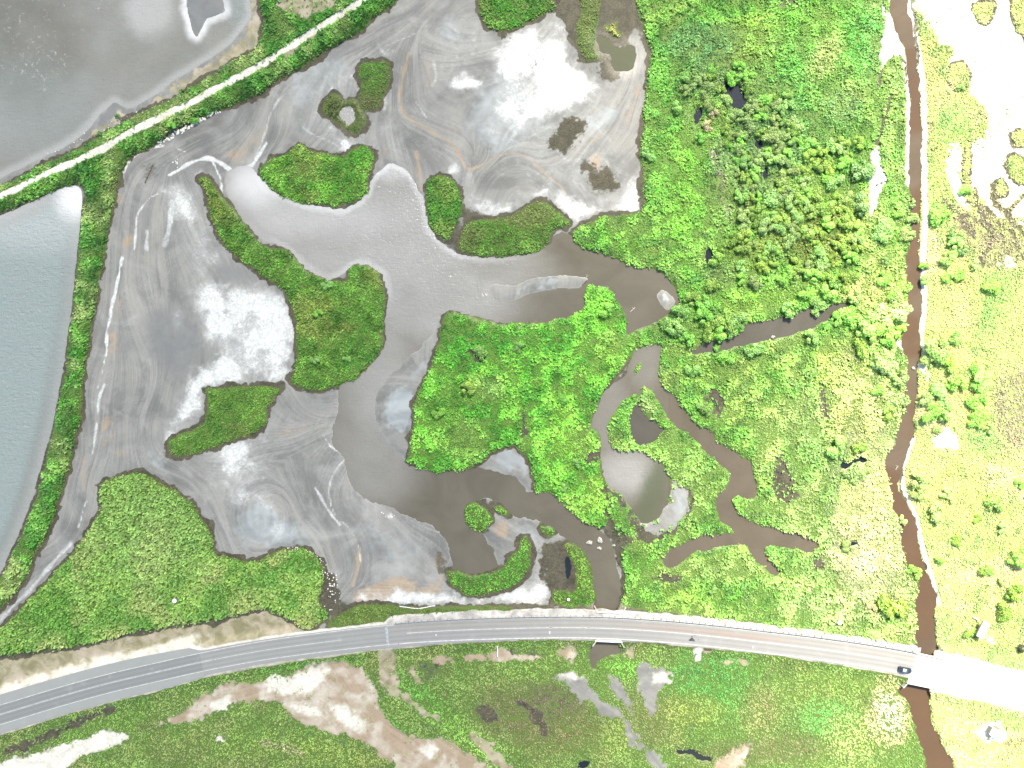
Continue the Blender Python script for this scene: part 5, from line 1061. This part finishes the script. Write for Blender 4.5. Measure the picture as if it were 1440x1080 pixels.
def road_material():
    t = NT('worn asphalt'); p = t.pos()
    u = t.attr('along').outputs['Fac']; v = t.attr('across').outputs['Fac']
    n = t.noise(p, .25, 5, .6); nf = t.noise(p, 5, 3)
    old = t.mix(n, (.205, .207, .196), (.248, .248, .234))
    new = t.mix(n, (.215, .226, .212), (.242, .252, .236))
    pale = t.mix(n, (.225, .220, 0.201), (.255, .250, 0.227))
    c = t.mix(t.ss(u, 282.5, 284.0), new, t.mix(n, (.205, .210, 0.199), (.240, .243, 0.228)))
    c = t.mix(t.ss(u, 545.0, 549.0), c, old)
    # fresher carriageway on the left, darker than its shoulders
    lane = t.math('MULTIPLY', t.math('MULTIPLY', t.ss(v, -13.5, -12.5), t.ss(v, 13.5, 12.5)), t.ss(u, 284.0, 282.5))
    c = t.mix(t.math('MULTIPLY', lane, .55), c, (.138, .148, 0.143))
    # the south lane is darker, the north lane pale and a little pink further east
    c = t.mix(t.math('MULTIPLY', t.math('MULTIPLY', t.ss(v, .3, 1.0), t.ss(u, 545.0, 560.0)), .75), c, pale)
    pk = t.math('MULTIPLY', t.math('MULTIPLY', t.ss(v, 1.0, 3.0), t.ss(v, 9.5, 7.0)), t.math('MULTIPLY', t.ss(u, 850.0, 960.0), t.ss(u, 1150.0, 1060.0)))
    c = t.mix(t.math('MULTIPLY', pk, .7), c, (.255, .195, 0.164))
    # polished wheel paths
    wp = None
    for v0 in (-9.6, -3.6, 3.8, 9.8):
        g = t.math('SUBTRACT', 1.0, t.math('MULTIPLY', t.math('ABSOLUTE', t.math('SUBTRACT', v, v0)), .52), None, True)
        wp = g if wp is None else t.math('ADD', wp, g)
    along = t.noise(t.map(p, (.02, .6, 1)), 1.0, 3)
    c = t.mix(t.math('MULTIPLY', wp, t.math('ADD', .12, t.math('MULTIPLY', along, .35))), c, (.105, .110, 0.109))
    c = t.mix(t.ss(u, 1283.0, 1292.0), c, t.mix(n, (.30, .295, 0.263), (.40, .39, 0.352)))
    c = t.mix(t.math('MULTIPLY', t.ss(n, .58, .72), .25), c, (.30, .30, 0.282))
    c = t.mix(t.math('MULTIPLY', t.ss(nf, .3, .8), .25), c, (.12, .12, 0.113))
    t.bsdf(c, .75, t.bump(nf, .25, .02), .3)
    return t.m
M_ROAD = road_material()
hn = lambda x: np.interp(x, [0, 200, 270, 283, 290, 360, 547, 720, 1440], [27, 26, 23, 17, 15.5, 15, 14.6, 15.5, 16.5])
hs = lambda x: -np.interp(x, [0, 150, 225, 282, 288, 360, 475, 567, 720, 1080, 1285, 1320, 1440], [26, 25.5, 25, 21.5, 19.5, 18.5, 19, 18.5, 16.4, 15.6, 18, 24, 24])
Vv, F, u, v = ribbon('road', -150, 1590, hs, hn, ROADZ, M_ROAD, 13)
me = np_mesh('road', Vv, F, M_ROAD, {'along': ('FLOAT', u), 'across': ('FLOAT', v)})
tag(link(D.objects.new('road', me)), kind='structure', label='curving two-lane asphalt road across the marsh')
M_PAINT = plain('worn white paint', (.42, .42, .41), .7, .22, .8)
Vs, Fs, off = [], [], 0
def line(x0, x1, a, b):
    global off
    Vv, F, _, _ = ribbon('l', x0, x1, a, b, ROADZ + .008, None, 2)
    Vs.append(Vv); Fs.append(F + off); off += len(Vv)
EN = lambda x: np.interp(x, [0, 283, 720, 1440], [12.6, 12.6, 13.8, 14])
ES = lambda x: -np.interp(x, [0, 283, 720, 1440], [13.6, 13.0, 14.2, 15])
line(-150, 1285, lambda x: EN(x) - .35, lambda x: EN(x) + .45)
line(-150, 560, lambda x: ES(x) - .4, lambda x: ES(x) + .4)
line(560, 1285, lambda x: ES(x) - .7, lambda x: ES(x) + .6)
line(-150, 300, .32, .80); line(-150, 300, -.80, -.32); line(300, 481, -.3, .3); line(571, 1285, -.42, .42)
for xx in (771, 825): line(xx, xx + 5, -1.2, 1.2)
line(771, 774.5, -8.5, -4.5); line(612, 614.5, -6.5, -4.0); line(726, 728.5, -8, -5.5); line(1058, 1062, -10, -7.5)
for d0 in range(1094, 1112, 6): line(d0, d0 + 2.6, -2.4, -1.4)
me = np_mesh('road_markings', np.concatenate(Vs), np.concatenate(Fs), M_PAINT)
tag(link(D.objects.new('road_markings', me)), kind='structure', label='white edge and centre lines painted on the road')
M_SEAM = plain('patched seam', (.25, .27, .275), .8, .25, 1.5)
Vs, Fs, off = [], [], 0
line(541, 548, lambda x: ES(x) - 2.5, lambda x: EN(x) + .2)
me = np_mesh('road_patch', np.concatenate(Vs) + np.array([0, 0, -.004]), np.concatenate(Fs), M_SEAM)
tag(link(D.objects.new('road_patch', me)), kind='structure', label='pale resurfaced strip where two asphalts meet')
M_STAIN = plain('tyre rubber stain', (.045, .047, .05), .8, .4, 2)
bm = bmesh.new()
for (sx_, sy_, r_) in ((973, 899, 2.6), (971, 900, 2.4), (975, 900.5, 2.2), (973, 895.5, 1.2), (977, 894, .7), (982, 899.5, .6)):
    vs_ = []
    for a in range(14):
        q = r_ * (.75 + .5 * random.random())
        vs_.append(bm.verts.new(P(sx_ + q * math.cos(a * .449), sy_ + .7 * q * math.sin(a * .449), ROADZ + .012 + .003 * random.random())))
    bm.faces.new(vs_[::-1])
o = bm_obj('road_stain', bm, M_STAIN); tag(o, kind='structure', label='black rubber stain on the south lane')
# pale concrete shoulder on the north side
M_CONC = plain('weathered concrete', (.36, .345, .315), .85, .3, .35)
M_CONC2 = plain('bridge concrete', (.50, .48, .45), .85, .2, .6)
apron_hi = lambda x: hn(x) + np.interp(x, [546, 560, 620, 860, 1000, 1290], [6.5, 7.5, 10.5, 10, 8, 8]) + 1.4 * np.sin(x * .21) + 1.0 * np.sin(x * .067 + 1)
Vv, F, _, _ = ribbon('a', 546, 1292, lambda x: hn(x) + .02, apron_hi, ROADZ + .05, None, 4)
me = np_mesh('concrete_shoulder', Vv, F, M_CONC)
so_ = link(D.objects.new('concrete_shoulder', me)); md = so_.modifiers.new('thick', 'SOLIDIFY'); md.thickness = .25; md.offset = -1
tag(so_, kind='structure', label='pale concrete shoulder north of the road')

def road_pt(x, v, zz):
    i = int(np.argmin(np.abs(RC[:, 0] - x)))
    q = RC[i] + NR[i] * v
    return Vector(P(q[0], q[1], zz)), math.atan2(-tg[i][1], tg[i][0])

# guardrail along the shoulder
M_STEEL = plain('galvanised steel', (.20, .21, .215), .5, .2, 4, .6)
M_POST = plain('dark guardrail post', (.06, .06, .058), .7, .2, 4)
root = empty('guardrail', road_pt(900, 17, ROADZ)[0]); inv = root.location.copy()
bm = bmesh.new(); prev = None
xs = [556 + 4 * i for i in range(int((1288 - 556) / 4))]
for xq in xs:
    p0, a0 = road_pt(xq, float(hn(xq)) + 1.0, ROADZ)
    ring = []
    for (dy, dz) in ((0, .50), (.09, .56), (0, .63), (.09, .70), (0, .77), (-.05, .77), (-.05, .50)):
        ring.append(bm.verts.new(Vector((p0.x - math.sin(a0) * dy, p0.y + math.cos(a0) * dy, p0.z + dz)) - inv))
    if prev:
        for i in range(7): bm.faces.new((prev[i], prev[(i + 1) % 7], ring[(i + 1) % 7], ring[i]))
    prev = ring
bm_obj('rail_beam', bm, M_STEEL, root)
bm = bmesh.new(); add_box(bm, (0, 0, .40), (.12, .16, .80)); add_box(bm, (0, -.13, .64), (.10, .12, .22))
pm_ = None
for xq in np.arange(558, 1288, 9.0):
    p0, a0 = road_pt(float(xq), float(hn(xq)) + 1.9, ROADZ)
    if pm_ is None:
        o = bm_obj('post', bm, M_POST, root, False, .015); pm_ = o
    else:
        o = link(pm_.copy()); o.parent = root
    o.location = p0 - inv; o.rotation_euler = (0, 0, a0)
tag(root, 'long grey steel guardrail on the north edge of the road', 'guardrail')

# river bridge and culvert
def bridge(name, x0, x1, label, cat, vs_lo, vs_hi):
    pm, a = road_pt((x0 + x1) / 2, 0, 0)
    root = empty(name, (pm.x, pm.y, 0), a)
    L = (x1 - x0) * S * 1.04
    b = bm_new = bmesh.new(); add_box(bm_new, (0, (vs_lo + vs_hi) / 2 * S, ROADZ - .30), (L, (vs_hi - vs_lo) * S, .50)); bm_obj('deck', bm_new, M_CONC2, root, False, .03)
    for v_, s in ((vs_hi, 1), (vs_lo, -1)):
        q = bmesh.new(); add_box(q, (0, v_ * S, ROADZ + .12), (L + .8, .35, .62)); bm_obj('parapet', q, M_CONC2, root, False, .04)
        for e in (-1, 1):
            q = bmesh.new(); add_box(q, (e * (L / 2 + .45), v_ * S + s * .9, ROADZ - .75), (.35, 2.6, 1.7), -e * s * .55); bm_obj('wing_wall', q, M_CONC, root, False, .04)
    for e in (-1, 1):
        q = bmesh.new(); add_box(q, (e * (L / 2 - .1), (vs_lo + vs_hi) / 2 * S, -.2), (.6, (vs_hi - vs_lo) * S - .3, 1.8)); bm_obj('abutment', q, M_CONC2, root, False, .03)
    tag(root, label, cat)
bridge('road_bridge', 1280, 1318, 'sunlit concrete bridge carrying the road over the brown river', 'bridge', -26, 17.5)
bridge('box_culvert', 838, 872, 'concrete culvert carrying the road over the muddy channel', 'culvert', -16.6, 24)

# ------------------------------------------------------------------ car
def car():
    M_BODY = plain('navy car paint', (.018, .030, .055), .25, .1, 1, 0, .6); M_GLASS = plain('car glass', (.02, .025, .03), .05, .1, 1, 0, .9)
    M_ROOF_SHEEN = plain('roof with painted sheen', (.42, .50, .55), .3, .1, 1, .2, .6); M_TYRE = plain('tyre', (.02, .02, .02), .9, .2, 8); M_RIM = plain('rim', (.4, .4, .42), .35, .1, 4, .8)  # sky reflection on the navy roof is painted as a pale panel
    M_LAMP = plain('headlamp', (.8, .8, .78), .2, .05, 4); M_TAIL = plain('tail lamp', (.35, .02, .02), .3, .1, 4)
    p0, a = road_pt(1273.6, -9.3, ROADZ + .012)
    root = empty('car', p0, a)
    # profile of stations along x: (x, half width, z bottom, z belt)
    def loft(st, mat, name, par, bev=.05):
        bm = bmesh.new(); rings = []
        for (x, wdt, zb, zt, ins) in st:
            rings.append([bm.verts.new(q) for q in ((x, -wdt, zb), (x, -wdt, zb + (zt - zb) * .6), (x, -wdt + ins, zt), (x, wdt - ins, zt), (x, wdt, zb + (zt - zb) * .6), (x, wdt, zb))])
        for r0, r1 in zip(rings[:-1], rings[1:]):
            for i in range(6): bm.faces.new((r0[i], r0[(i + 1) % 6], r1[(i + 1) % 6], r1[i]))
        bm.faces.new(rings[0]); bm.faces.new(rings[-1][::-1])
        bmesh.ops.recalc_face_normals(bm, faces=bm.faces)
        return bm_obj(name, bm, mat, par, False, bev)
    body = loft([(-2.25, .74, .38, .80, .10), (-2.1, .84, .26, .98, .09), (-1.4, .89, .24, 1.02, .08), (.5, .89, .24, 1.00, .08), (1.5, .87, .24, .93, .10), (2.1, .80, .27, .80, .12), (2.32, .66, .38, .62, .12)], M_BODY, 'body', root)
    loft([(-1.95, .70, .96, .99, .02), (-1.35, .74, .98, 1.44, .12), (-.9, .74, .98, 1.47, .13), (.15, .74, .98, 1.45, .13), (.95, .72, .96, .99, .02)], M_GLASS, 'cabin_glass', root, .03)
    q = bmesh.new(); add_box(q, (-.55, 0, 1.485), (1.25, 1.16, .05)); bm_obj('roof', q, M_ROOF_SHEEN, root, True, .02)
    for s in (-1, 1):
        q = bmesh.new(); add_box(q, (2.22, s * .55, .66), (.16, .26, .12)); bm_obj('headlight', q, M_LAMP, root, False, .03)
        q = bmesh.new(); add_box(q, (-2.2, s * .62, .78), (.10, .22, .16)); bm_obj('tail_light', q, M_TAIL, root, False, .02)
        q = bmesh.new(); add_box(q, (.75, s * .98, 1.0), (.12, .16, .12)); bm_obj('mirror', q, M_BODY, root, False, .03)
        for x in (-1.35, 1.42):
            w_ = empty('wheel', (x, s * .80, .31)); w_.parent = root
            q = bmesh.new(); add_cyl(q, (0, -.1, 0), (0, .1, 0), .31, .31, 20); bm_obj('tyre', q, M_TYRE, w_, True, .03)
            q = bmesh.new(); add_cyl(q, (0, s * .05, 0), (0, s * .112, 0), .20, .18, 12); bm_obj('rim', q, M_RIM, w_)
    tag(root, 'dark blue car heading east on the road by the bridge', 'car')
car()

# ------------------------------------------------------------------ roadside shelters
M_WHITE = plain('white sheet roof', (.82, .82, .81), .5, .06, 1); M_WOOD = plain('weathered post', (.12, .10, .08), .85, .25, 5); M_WALL = plain('grey board wall', (.17, .17, .165), .85, .2, 3); M_PALE = plain('pale boards', (.70, .68, .62), .8, .12, 2)
M_RED = plain('red cloth', (.55, .06, .05), .8, .2, 3); M_TEAL = plain('teal tub', (.10, .45, .48), .5, .1, 3); M_RUST = plain('rusty sheet', (.32, .15, .07), .85, .3, 3)
def shelter():
    c = P(1383, 886, 2.6)
    a = math.radians(64)
    root = empty('roadside_shelter', (c[0], c[1], -.05), a)
    q = bmesh.new(); add_box(q, (0, 0, 2.62), (5.6, 2.5, .10)); 
    for i in range(9): add_box(q, (-2.5 + i * .625, 0, 2.69), (.06, 2.5, .05))
    bm_obj('roof', q, M_WHITE, root, False, .01)
    for x in (-2.6, 0, 2.6):
        for y in (-1.1, 1.3):
            q = bmesh.new(); add_box(q, (x, y, 1.28), (.14, .14, 2.56)); bm_obj('post', q, M_WOOD, root)
    q = bmesh.new(); add_box(q, (0, 1.42, 2.50), (5.3, .40, .20)); bm_obj('eave_shade_strip', q, M_WOOD, root)  # dark strip widened past the roof, standing in for the shade beneath
    q = bmesh.new(); add_box(q, (-2.88, .1, 2.42), (.34, 2.3, .20)); bm_obj('end_shade_strip', q, M_WOOD, root)  # same painted shade at the roof's end
    for x in (-1.7, 2.5):
        q = bmesh.new(); add_box(q, (x, 2.65, .5), (.5, 2.4, 1.0)); bm_obj('side_counter', q, M_PALE, root, False, .03)
    q = bmesh.new(); add_box(q, (-.2, -.9, .45), (4.2, .45, .08)); 
    for x in (-2, 1.6): add_box(q, (x, -.9, .2), (.1, .35, .42))
    bm_obj('bench', q, M_PALE, root)
    tag(root, 'open white-roofed shelter with dark posts beside a small yellow bush', 'shelter')
def kiosk():
    c = P(1398, 1030, 2.2); a = math.radians(60)
    root = empty('roadside_kiosk', (c[0], c[1], -.05), a)
    q = bmesh.new(); add_box(q, (0, 0, 2.22), (2.9, 2.2, .08)); bm_obj('roof', q, M_WHITE, root, False, .01)
    q = bmesh.new(); add_box(q, (-.2, 1.28, 1.1), (2.5, .14, 2.2)); bm_obj('wall', q, M_WALL, root, False, .02)
    q = bmesh.new(); add_box(q, (1.85, -.1, 1.9), (.75, 2.3, .08)); bm_obj('awning', q, M_RUST, root, False, .01)
    for x in (-1.3, 1.3):
        q = bmesh.new(); add_box(q, (x, -1.0, 1.08), (.12, .12, 2.16)); bm_obj('post', q, M_WOOD, root)
    q = bmesh.new(); add_box(q, (-.35, -.75, 2.29), (.25, 1.4, .05)); add_box(q, (-.1, -.1, 2.30), (.5, .35, .05)); bm_obj('cloth', q, M_RED, root)
    tag(root, 'small white-roofed kiosk with a red cloth and grey side wall', 'kiosk')
    t_ = empty('wash_tub', P(1395.3, 1037.4, 0.0)); q = bmesh.new(); add_cyl(q, (0, 0, 0), (0, 0, .42), .28, .36, 16); bm_obj('tub', q, M_TEAL, t_, True)
    q = bmesh.new(); add_cyl(q, (0, 0, .40), (0, 0, .47), .40, .40, 16, False); bm_obj('rim', q, M_TEAL, t_, True)
    tag(t_, 'small teal tub on bleached ground below the kiosk', 'tub')
    b_ = empty('oil_drum', P(1389, 1037, 0.0)); q = bmesh.new(); add_cyl(q, (0, 0, 0), (0, 0, .9), .36, .36, 16); bm_obj('barrel', q, M_WALL, b_, True)
    q = bmesh.new(); add_cyl(q, (0, 0, .88), (0, 0, .93), .39, .39, 16); bm_obj('lid', q, M_WALL, b_, True)
    tag(b_, 'small grey drum at the corner of the kiosk', 'drum')
shelter(); kiosk()
def tank(px, py, r, h, mat, lid, label):
    zg = float(gl(z, np.array([px]), np.array([py]))[0])
    root = empty('water_tank', P(px, py, zg + .1))
    q = bmesh.new(); add_cyl(q, (0, 0, 0), (0, 0, h), r * .92, r, 24); bm_obj('tank_body', q, M_WALL, root, True)
    q = bmesh.new(); bmesh.ops.create_uvsphere(q, u_segments=24, v_segments=12, radius=r * 1.02)
    bmesh.ops.delete(q, geom=[v for v in q.verts if v.co.z < -.01], context='VERTS')
    for v in q.verts: v.co.z = v.co.z * .30 + h
    bm_obj('lid', q, mat, root, True)
    q = bmesh.new(); add_cyl(q, (0, 0, h + r * .28), (0, 0, h + r * .28 + .12), r * .18, r * .16, 12); bm_obj('cap', q, lid, root, True)
    tag(root, label, 'water tank')
tank(248.3, 843.3, .72, 1.6, M_WHITE, M_WHITE, 'white round tank standing in the tall reeds above the road')
tank(1178.6, 874, .80, 1.3, plain('pale blue lid', (.62, .80, .86), .4, .1, 2), M_TEAL, 'pale blue and white tank on the grass north of the road')
tank(799.2, 842.2, .50, .9, M_WHITE, M_WHITE, 'small white round tank in green grass beside the channel mouth')

# ------------------------------------------------------------------ stones, driftwood
def stone_mesh(seed, mat):
    r = random.Random(seed)
    bm = bmesh.new(); bmesh.ops.create_icosphere(bm, subdivisions=2, radius=1)
    ph = [r.uniform(0, 6) for _ in range(6)]
    for v in bm.verts:
        n = 1 + .22 * math.sin(2.3 * v.co.x + ph[0]) * math.sin(2.9 * v.co.y + ph[1]) + .14 * math.sin(5 * v.co.z + ph[2] + 3 * v.co.x)
        v.co = Vector((v.co.x * n * r.uniform(.97, 1.03), v.co.y * n * .72, v.co.z * n * .52))
    me = D.meshes.new('stone'); bm.to_mesh(me); bm.free(); me.materials.append(mat)
    return me
M_STONE = plain('bleached stone', (.58, .56, .51), .9, .2, 3); M_STONE2 = plain('dark stone', (.10, .10, .10), .9, .3, 3)
SM = [stone_mesh(i, M_STONE) for i in range(5)]; SD = [stone_mesh(9 + i, M_STONE2) for i in range(3)]
def stones(line_, n, spread, rr, label, grp, lib):
    L = smooth_line(line_, 1); sg = np.linalg.norm(np.diff(L, axis=0), axis=1); cm = np.concatenate([[0], np.cumsum(sg)])
    for i in range(n):
        q = random.uniform(0, cm[-1]); x = np.interp(q, cm, L[:, 0]) + random.gauss(0, spread); y = np.interp(q, cm, L[:, 1]) + random.gauss(0, spread * .8)
        zg = float(gl(z, np.array([x]), np.array([y]))[0]); r_ = random.uniform(*rr)
        o = link(D.objects.new('stone', random.choice(lib))); o.location = P(x, y, zg + r_ * .15); o.scale = (r_,) * 3; o.rotation_euler = (random.uniform(-.3, .3), random.uniform(-.3, .3), random.uniform(0, 6.28))
        tag(o, label, 'stone', grp)
stones("221,201 235,197 247,188 260,181 275,173 290,165 305,158", 95, 1.7, (.22, .52), 'bleached white stone in the rubble line at the dike foot', 'white stones at the dike foot', SM)
stones("225,196 240,186 250,178 265,174 280,165", 30, 2.2, (.25, .5), 'dark stone among reeds behind the white rubble line', 'dark stones at the dike foot', SD)
stones("246,226 252,232 256,238", 10, 2.2, (.16, .36), 'pale stone loose on grey mud below the dike', 'loose stones on the mud', SM)
stones("456,803 464,812 468,828 470,842 466,858", 36, 4, (.16, .36), 'pale stone scattered between the reed field and red mud', 'stones beside the reed field', SM)
stones("395,776 420,771 440,775 450,785 456,800", 34, 2.5, (.14, .3), 'pale stone on the dark rim of the reed field', 'stones on the reed field rim', SM)
stones("60,218 90,208 130,190 160,168 200,160 240,140", 34, 3, (.12, .28), 'pale stone on the beach of the northern pond', 'stones on the pond beach', SM)
stones("535,722 545,728 555,726", 10, 2, (.15, .32), 'white stone in a small heap on the grey mudflat', 'heap of stones on the mudflat', SM)
M_BOUL = plain('lichened boulder', (.30, .29, .25), .9, .45, 2.2); BM_ = [stone_mesh(20 + i, M_BOUL) for i in range(3)]
for (x, y, r_, lab) in ((829, 763, 1.0, 'pale boulder furthest left of those in the channel mouth'), (843.5, 760, 1.15, 'largest pale boulder in the channel mouth'), (843, 771, .75, 'lowest mossy boulder in the channel mouth'), (1087, 474, .7, 'tan boulder on the south shore of the side creek'), (1284.5, 518, .7, 'pale boulder in the middle of the brown river'), (863, 767, .6, 'grey boulder on dark peat right of the channel')):
    o = link(D.objects.new('boulder', BM_[int(r_ * 10) % 3])); o.location = P(x, y, WL + .1); o.scale = (r_, r_, r_ * 1.1); o.rotation_euler = (0, 0, random.uniform(0, 6))
    tag(o, lab, 'boulder')
def stick(a, b, r0, r1, mat, name, lab, cat, zo=.12, fork=False):
    A = Vector(P(*a, 0)); B = Vector(P(*b, 0))
    zg = max(float(gl(z, np.array([a[0]]), np.array([a[1]]))[0]), WL)
    A.z = zg + zo; B.z = zg + zo + .1
    bm = bmesh.new(); n = 5; prev = A
    for i in range(1, n + 1):
        q = A.lerp(B, i / n) + Vector((random.gauss(0, .05), random.gauss(0, .05), 0)) * (i < n)
        add_cyl(bm, prev, q, r0 + (r1 - r0) * (i - 1) / n, r0 + (r1 - r0) * i / n, 8); prev = q
    if fork:
        m = A.lerp(B, .5); add_cyl(bm, m, m + Vector((.7, .5, .1)), r1, r1 * .5, 6); m = A.lerp(B, .7); add_cyl(bm, m, m + Vector((-.5, .6, .1)), r1, r1 * .5, 6)
    tag(bm_obj(name, bm, mat, None, True), lab, cat)
M_DRIFT = plain('grey driftwood', (.42, .40, .36), .9, .2, 4)
stick((204, 257), (215.5, 231), .17, .10, M_WOOD, 'driftwood_log', 'long brown log lying on mud below the dike', 'log')
stick((886.5, 439), (893, 432), .12, .07, M_DRIFT, 'driftwood_branch', 'forked pale branch in the brown lagoon arm', 'branch', .08, True)
stick((824, 393), (826, 386), .09, .05, M_DRIFT, 'driftwood_branch', 'short pale branch at the tip of the mud spit', 'branch', .08, True)
stick((1008, 567), (1006, 562), .09, .05, M_DRIFT, 'driftwood_branch', 'pale branch on the muddy hollow east of the creek', 'branch', .08, True)
stick((699.4, 907), (699.8, 922), .14, .14, M_WHITE, 'fallen_pole', 'white pole lying across the pink ditch south of the road', 'pole', .35)
stick((1260, 661), (1263, 655), .12, .06, M_DRIFT, 'driftwood_branch', 'bleached branch snagged in the brown river', 'branch', .1, True)
# pale hose on the red mud above the road
bm = bmesh.new(); pl = smooth_line("562,853 572,854 584,856 596,855 606,852.5 612,852", 2); prev = None
for q in pl:
    zg = max(float(gl(z, np.array([q[0]]), np.array([q[1]]))[0]), WL) + .18
    c = Vector(P(q[0], q[1], zg))
    if prev is not None: add_cyl(bm, prev, c, .13, .13, 8)
    prev = c
tag(bm_obj('water_pipe', bm, plain('white hose', (.75, .75, .74), .5, .05, 2), None, True), 'thin white pipe curving over red mud above the road', 'pipe')
# ------------------------------------------------------------------ light, sky, cloud, camera
scn = bpy.context.scene
SUN = Vector((.16, .62, .77)).normalized()
w = D.worlds.new('World'); scn.world = w; w.use_nodes = True
nt = w.node_tree
bg = nt.nodes['Background']
sk = nt.nodes.new('ShaderNodeTexSky'); sk.sky_type = 'NISHITA'; sk.sun_disc = False
sk.sun_elevation = math.asin(SUN.z); sk.sun_rotation = math.atan2(SUN.x, SUN.y)
sk.air_density = 1.0; sk.dust_density = 1.2; sk.ozone_density = 1.0
nt.links.new(sk.outputs[0], bg.inputs[0]); bg.inputs[1].default_value = SKY_STRENGTH
sl = D.lights.new('sun', 'SUN'); sl.energy = SUN_STRENGTH; sl.angle = math.radians(SUN_ANGLE); sl.color = (1, .96, .90)
so = link(D.objects.new('sun', sl)); so.rotation_euler = SUN.to_track_quat('Z', 'Y').to_euler(); so.location = (0, 0, 300)

def add_shade_cloud():  # unseen cloud, added out of frame so its edge shades the west
    t = NT('thin cloud')
    tr = t.n('ShaderNodeBsdfTransparent'); df = t.n('ShaderNodeBsdfDiffuse'); df.inputs[0].default_value = (.92, .92, .93, 1)
    mx = t.n('ShaderNodeMixShader'); mx.inputs[0].default_value = CLOUD_OPACITY
    t.l(tr.outputs[0], mx.inputs[1]); t.l(df.outputs[0], mx.inputs[2]); t.l(mx.outputs[0], t.out.inputs[0])
    bm = bmesh.new(); bmesh.ops.create_icosphere(bm, subdivisions=6, radius=1.0)
    for v in bm.verts:
        d = v.co.normalized()
        n = .16 * math.sin(3.1 * d.x + 1.3) * math.cos(2.7 * d.y - .4) + .07 * math.sin(9 * d.x + 2 * d.y) * math.sin(8 * d.y + 1.1) + .04 * math.sin(17 * d.x - 5 * d.z) * math.cos(19 * d.y)
        v.co = d * (1 + n * (.6 if d.x > .5 else 1))
        v.co.x *= 520; v.co.y *= 760; v.co.z *= (70 if v.co.z > 0 else 30)
    me = D.meshes.new('cloud'); bm.to_mesh(me); bm.free(); me.materials.append(t.m)
    for p in me.polygons: p.use_smooth = True
    o = link(D.objects.new('cloud', me)); h = 1000.0
    off = SUN * (h / SUN.z)
    o.location = (CLOUD_EDGE - 520 + off.x, off.y, h)
    tag(o, kind='structure', label='unseen cloud added above the camera to shade the west side')
add_shade_cloud()

cam = D.cameras.new('camera'); co = link(D.objects.new('camera', cam))
co.location = (0, 0, H); co.rotation_euler = (0, 0, 0)
cam.sensor_fit = 'HORIZONTAL'; cam.angle = 2 * math.atan(720 * S / H); cam.clip_start = 1; cam.clip_end = 20000
scn.camera = co
vs = scn.view_settings
vs.view_transform = 'Standard'; vs.look = 'None'; vs.gamma = 1; vs.use_curve_mapping = False; vs.exposure = EXPOSURE
vs.use_white_balance = True; vs.white_balance_temperature = WB; vs.white_balance_tint = TINT_WB
scn.render.resolution_x = 1024; scn.render.resolution_y = 768
scn.cycles.max_bounces = 5; scn.cycles.diffuse_bounces = 3; scn.cycles.glossy_bounces = 2; scn.cycles.transparent_max_bounces = 8
scn.cycles.caustics_reflective = False; scn.cycles.caustics_refractive = False
scn.cycles.use_denoising = True
scn.cycles.denoiser = 'OPENIMAGEDENOISE'
scn.cycles.denoising_input_passes = 'RGB_ALBEDO_NORMAL'
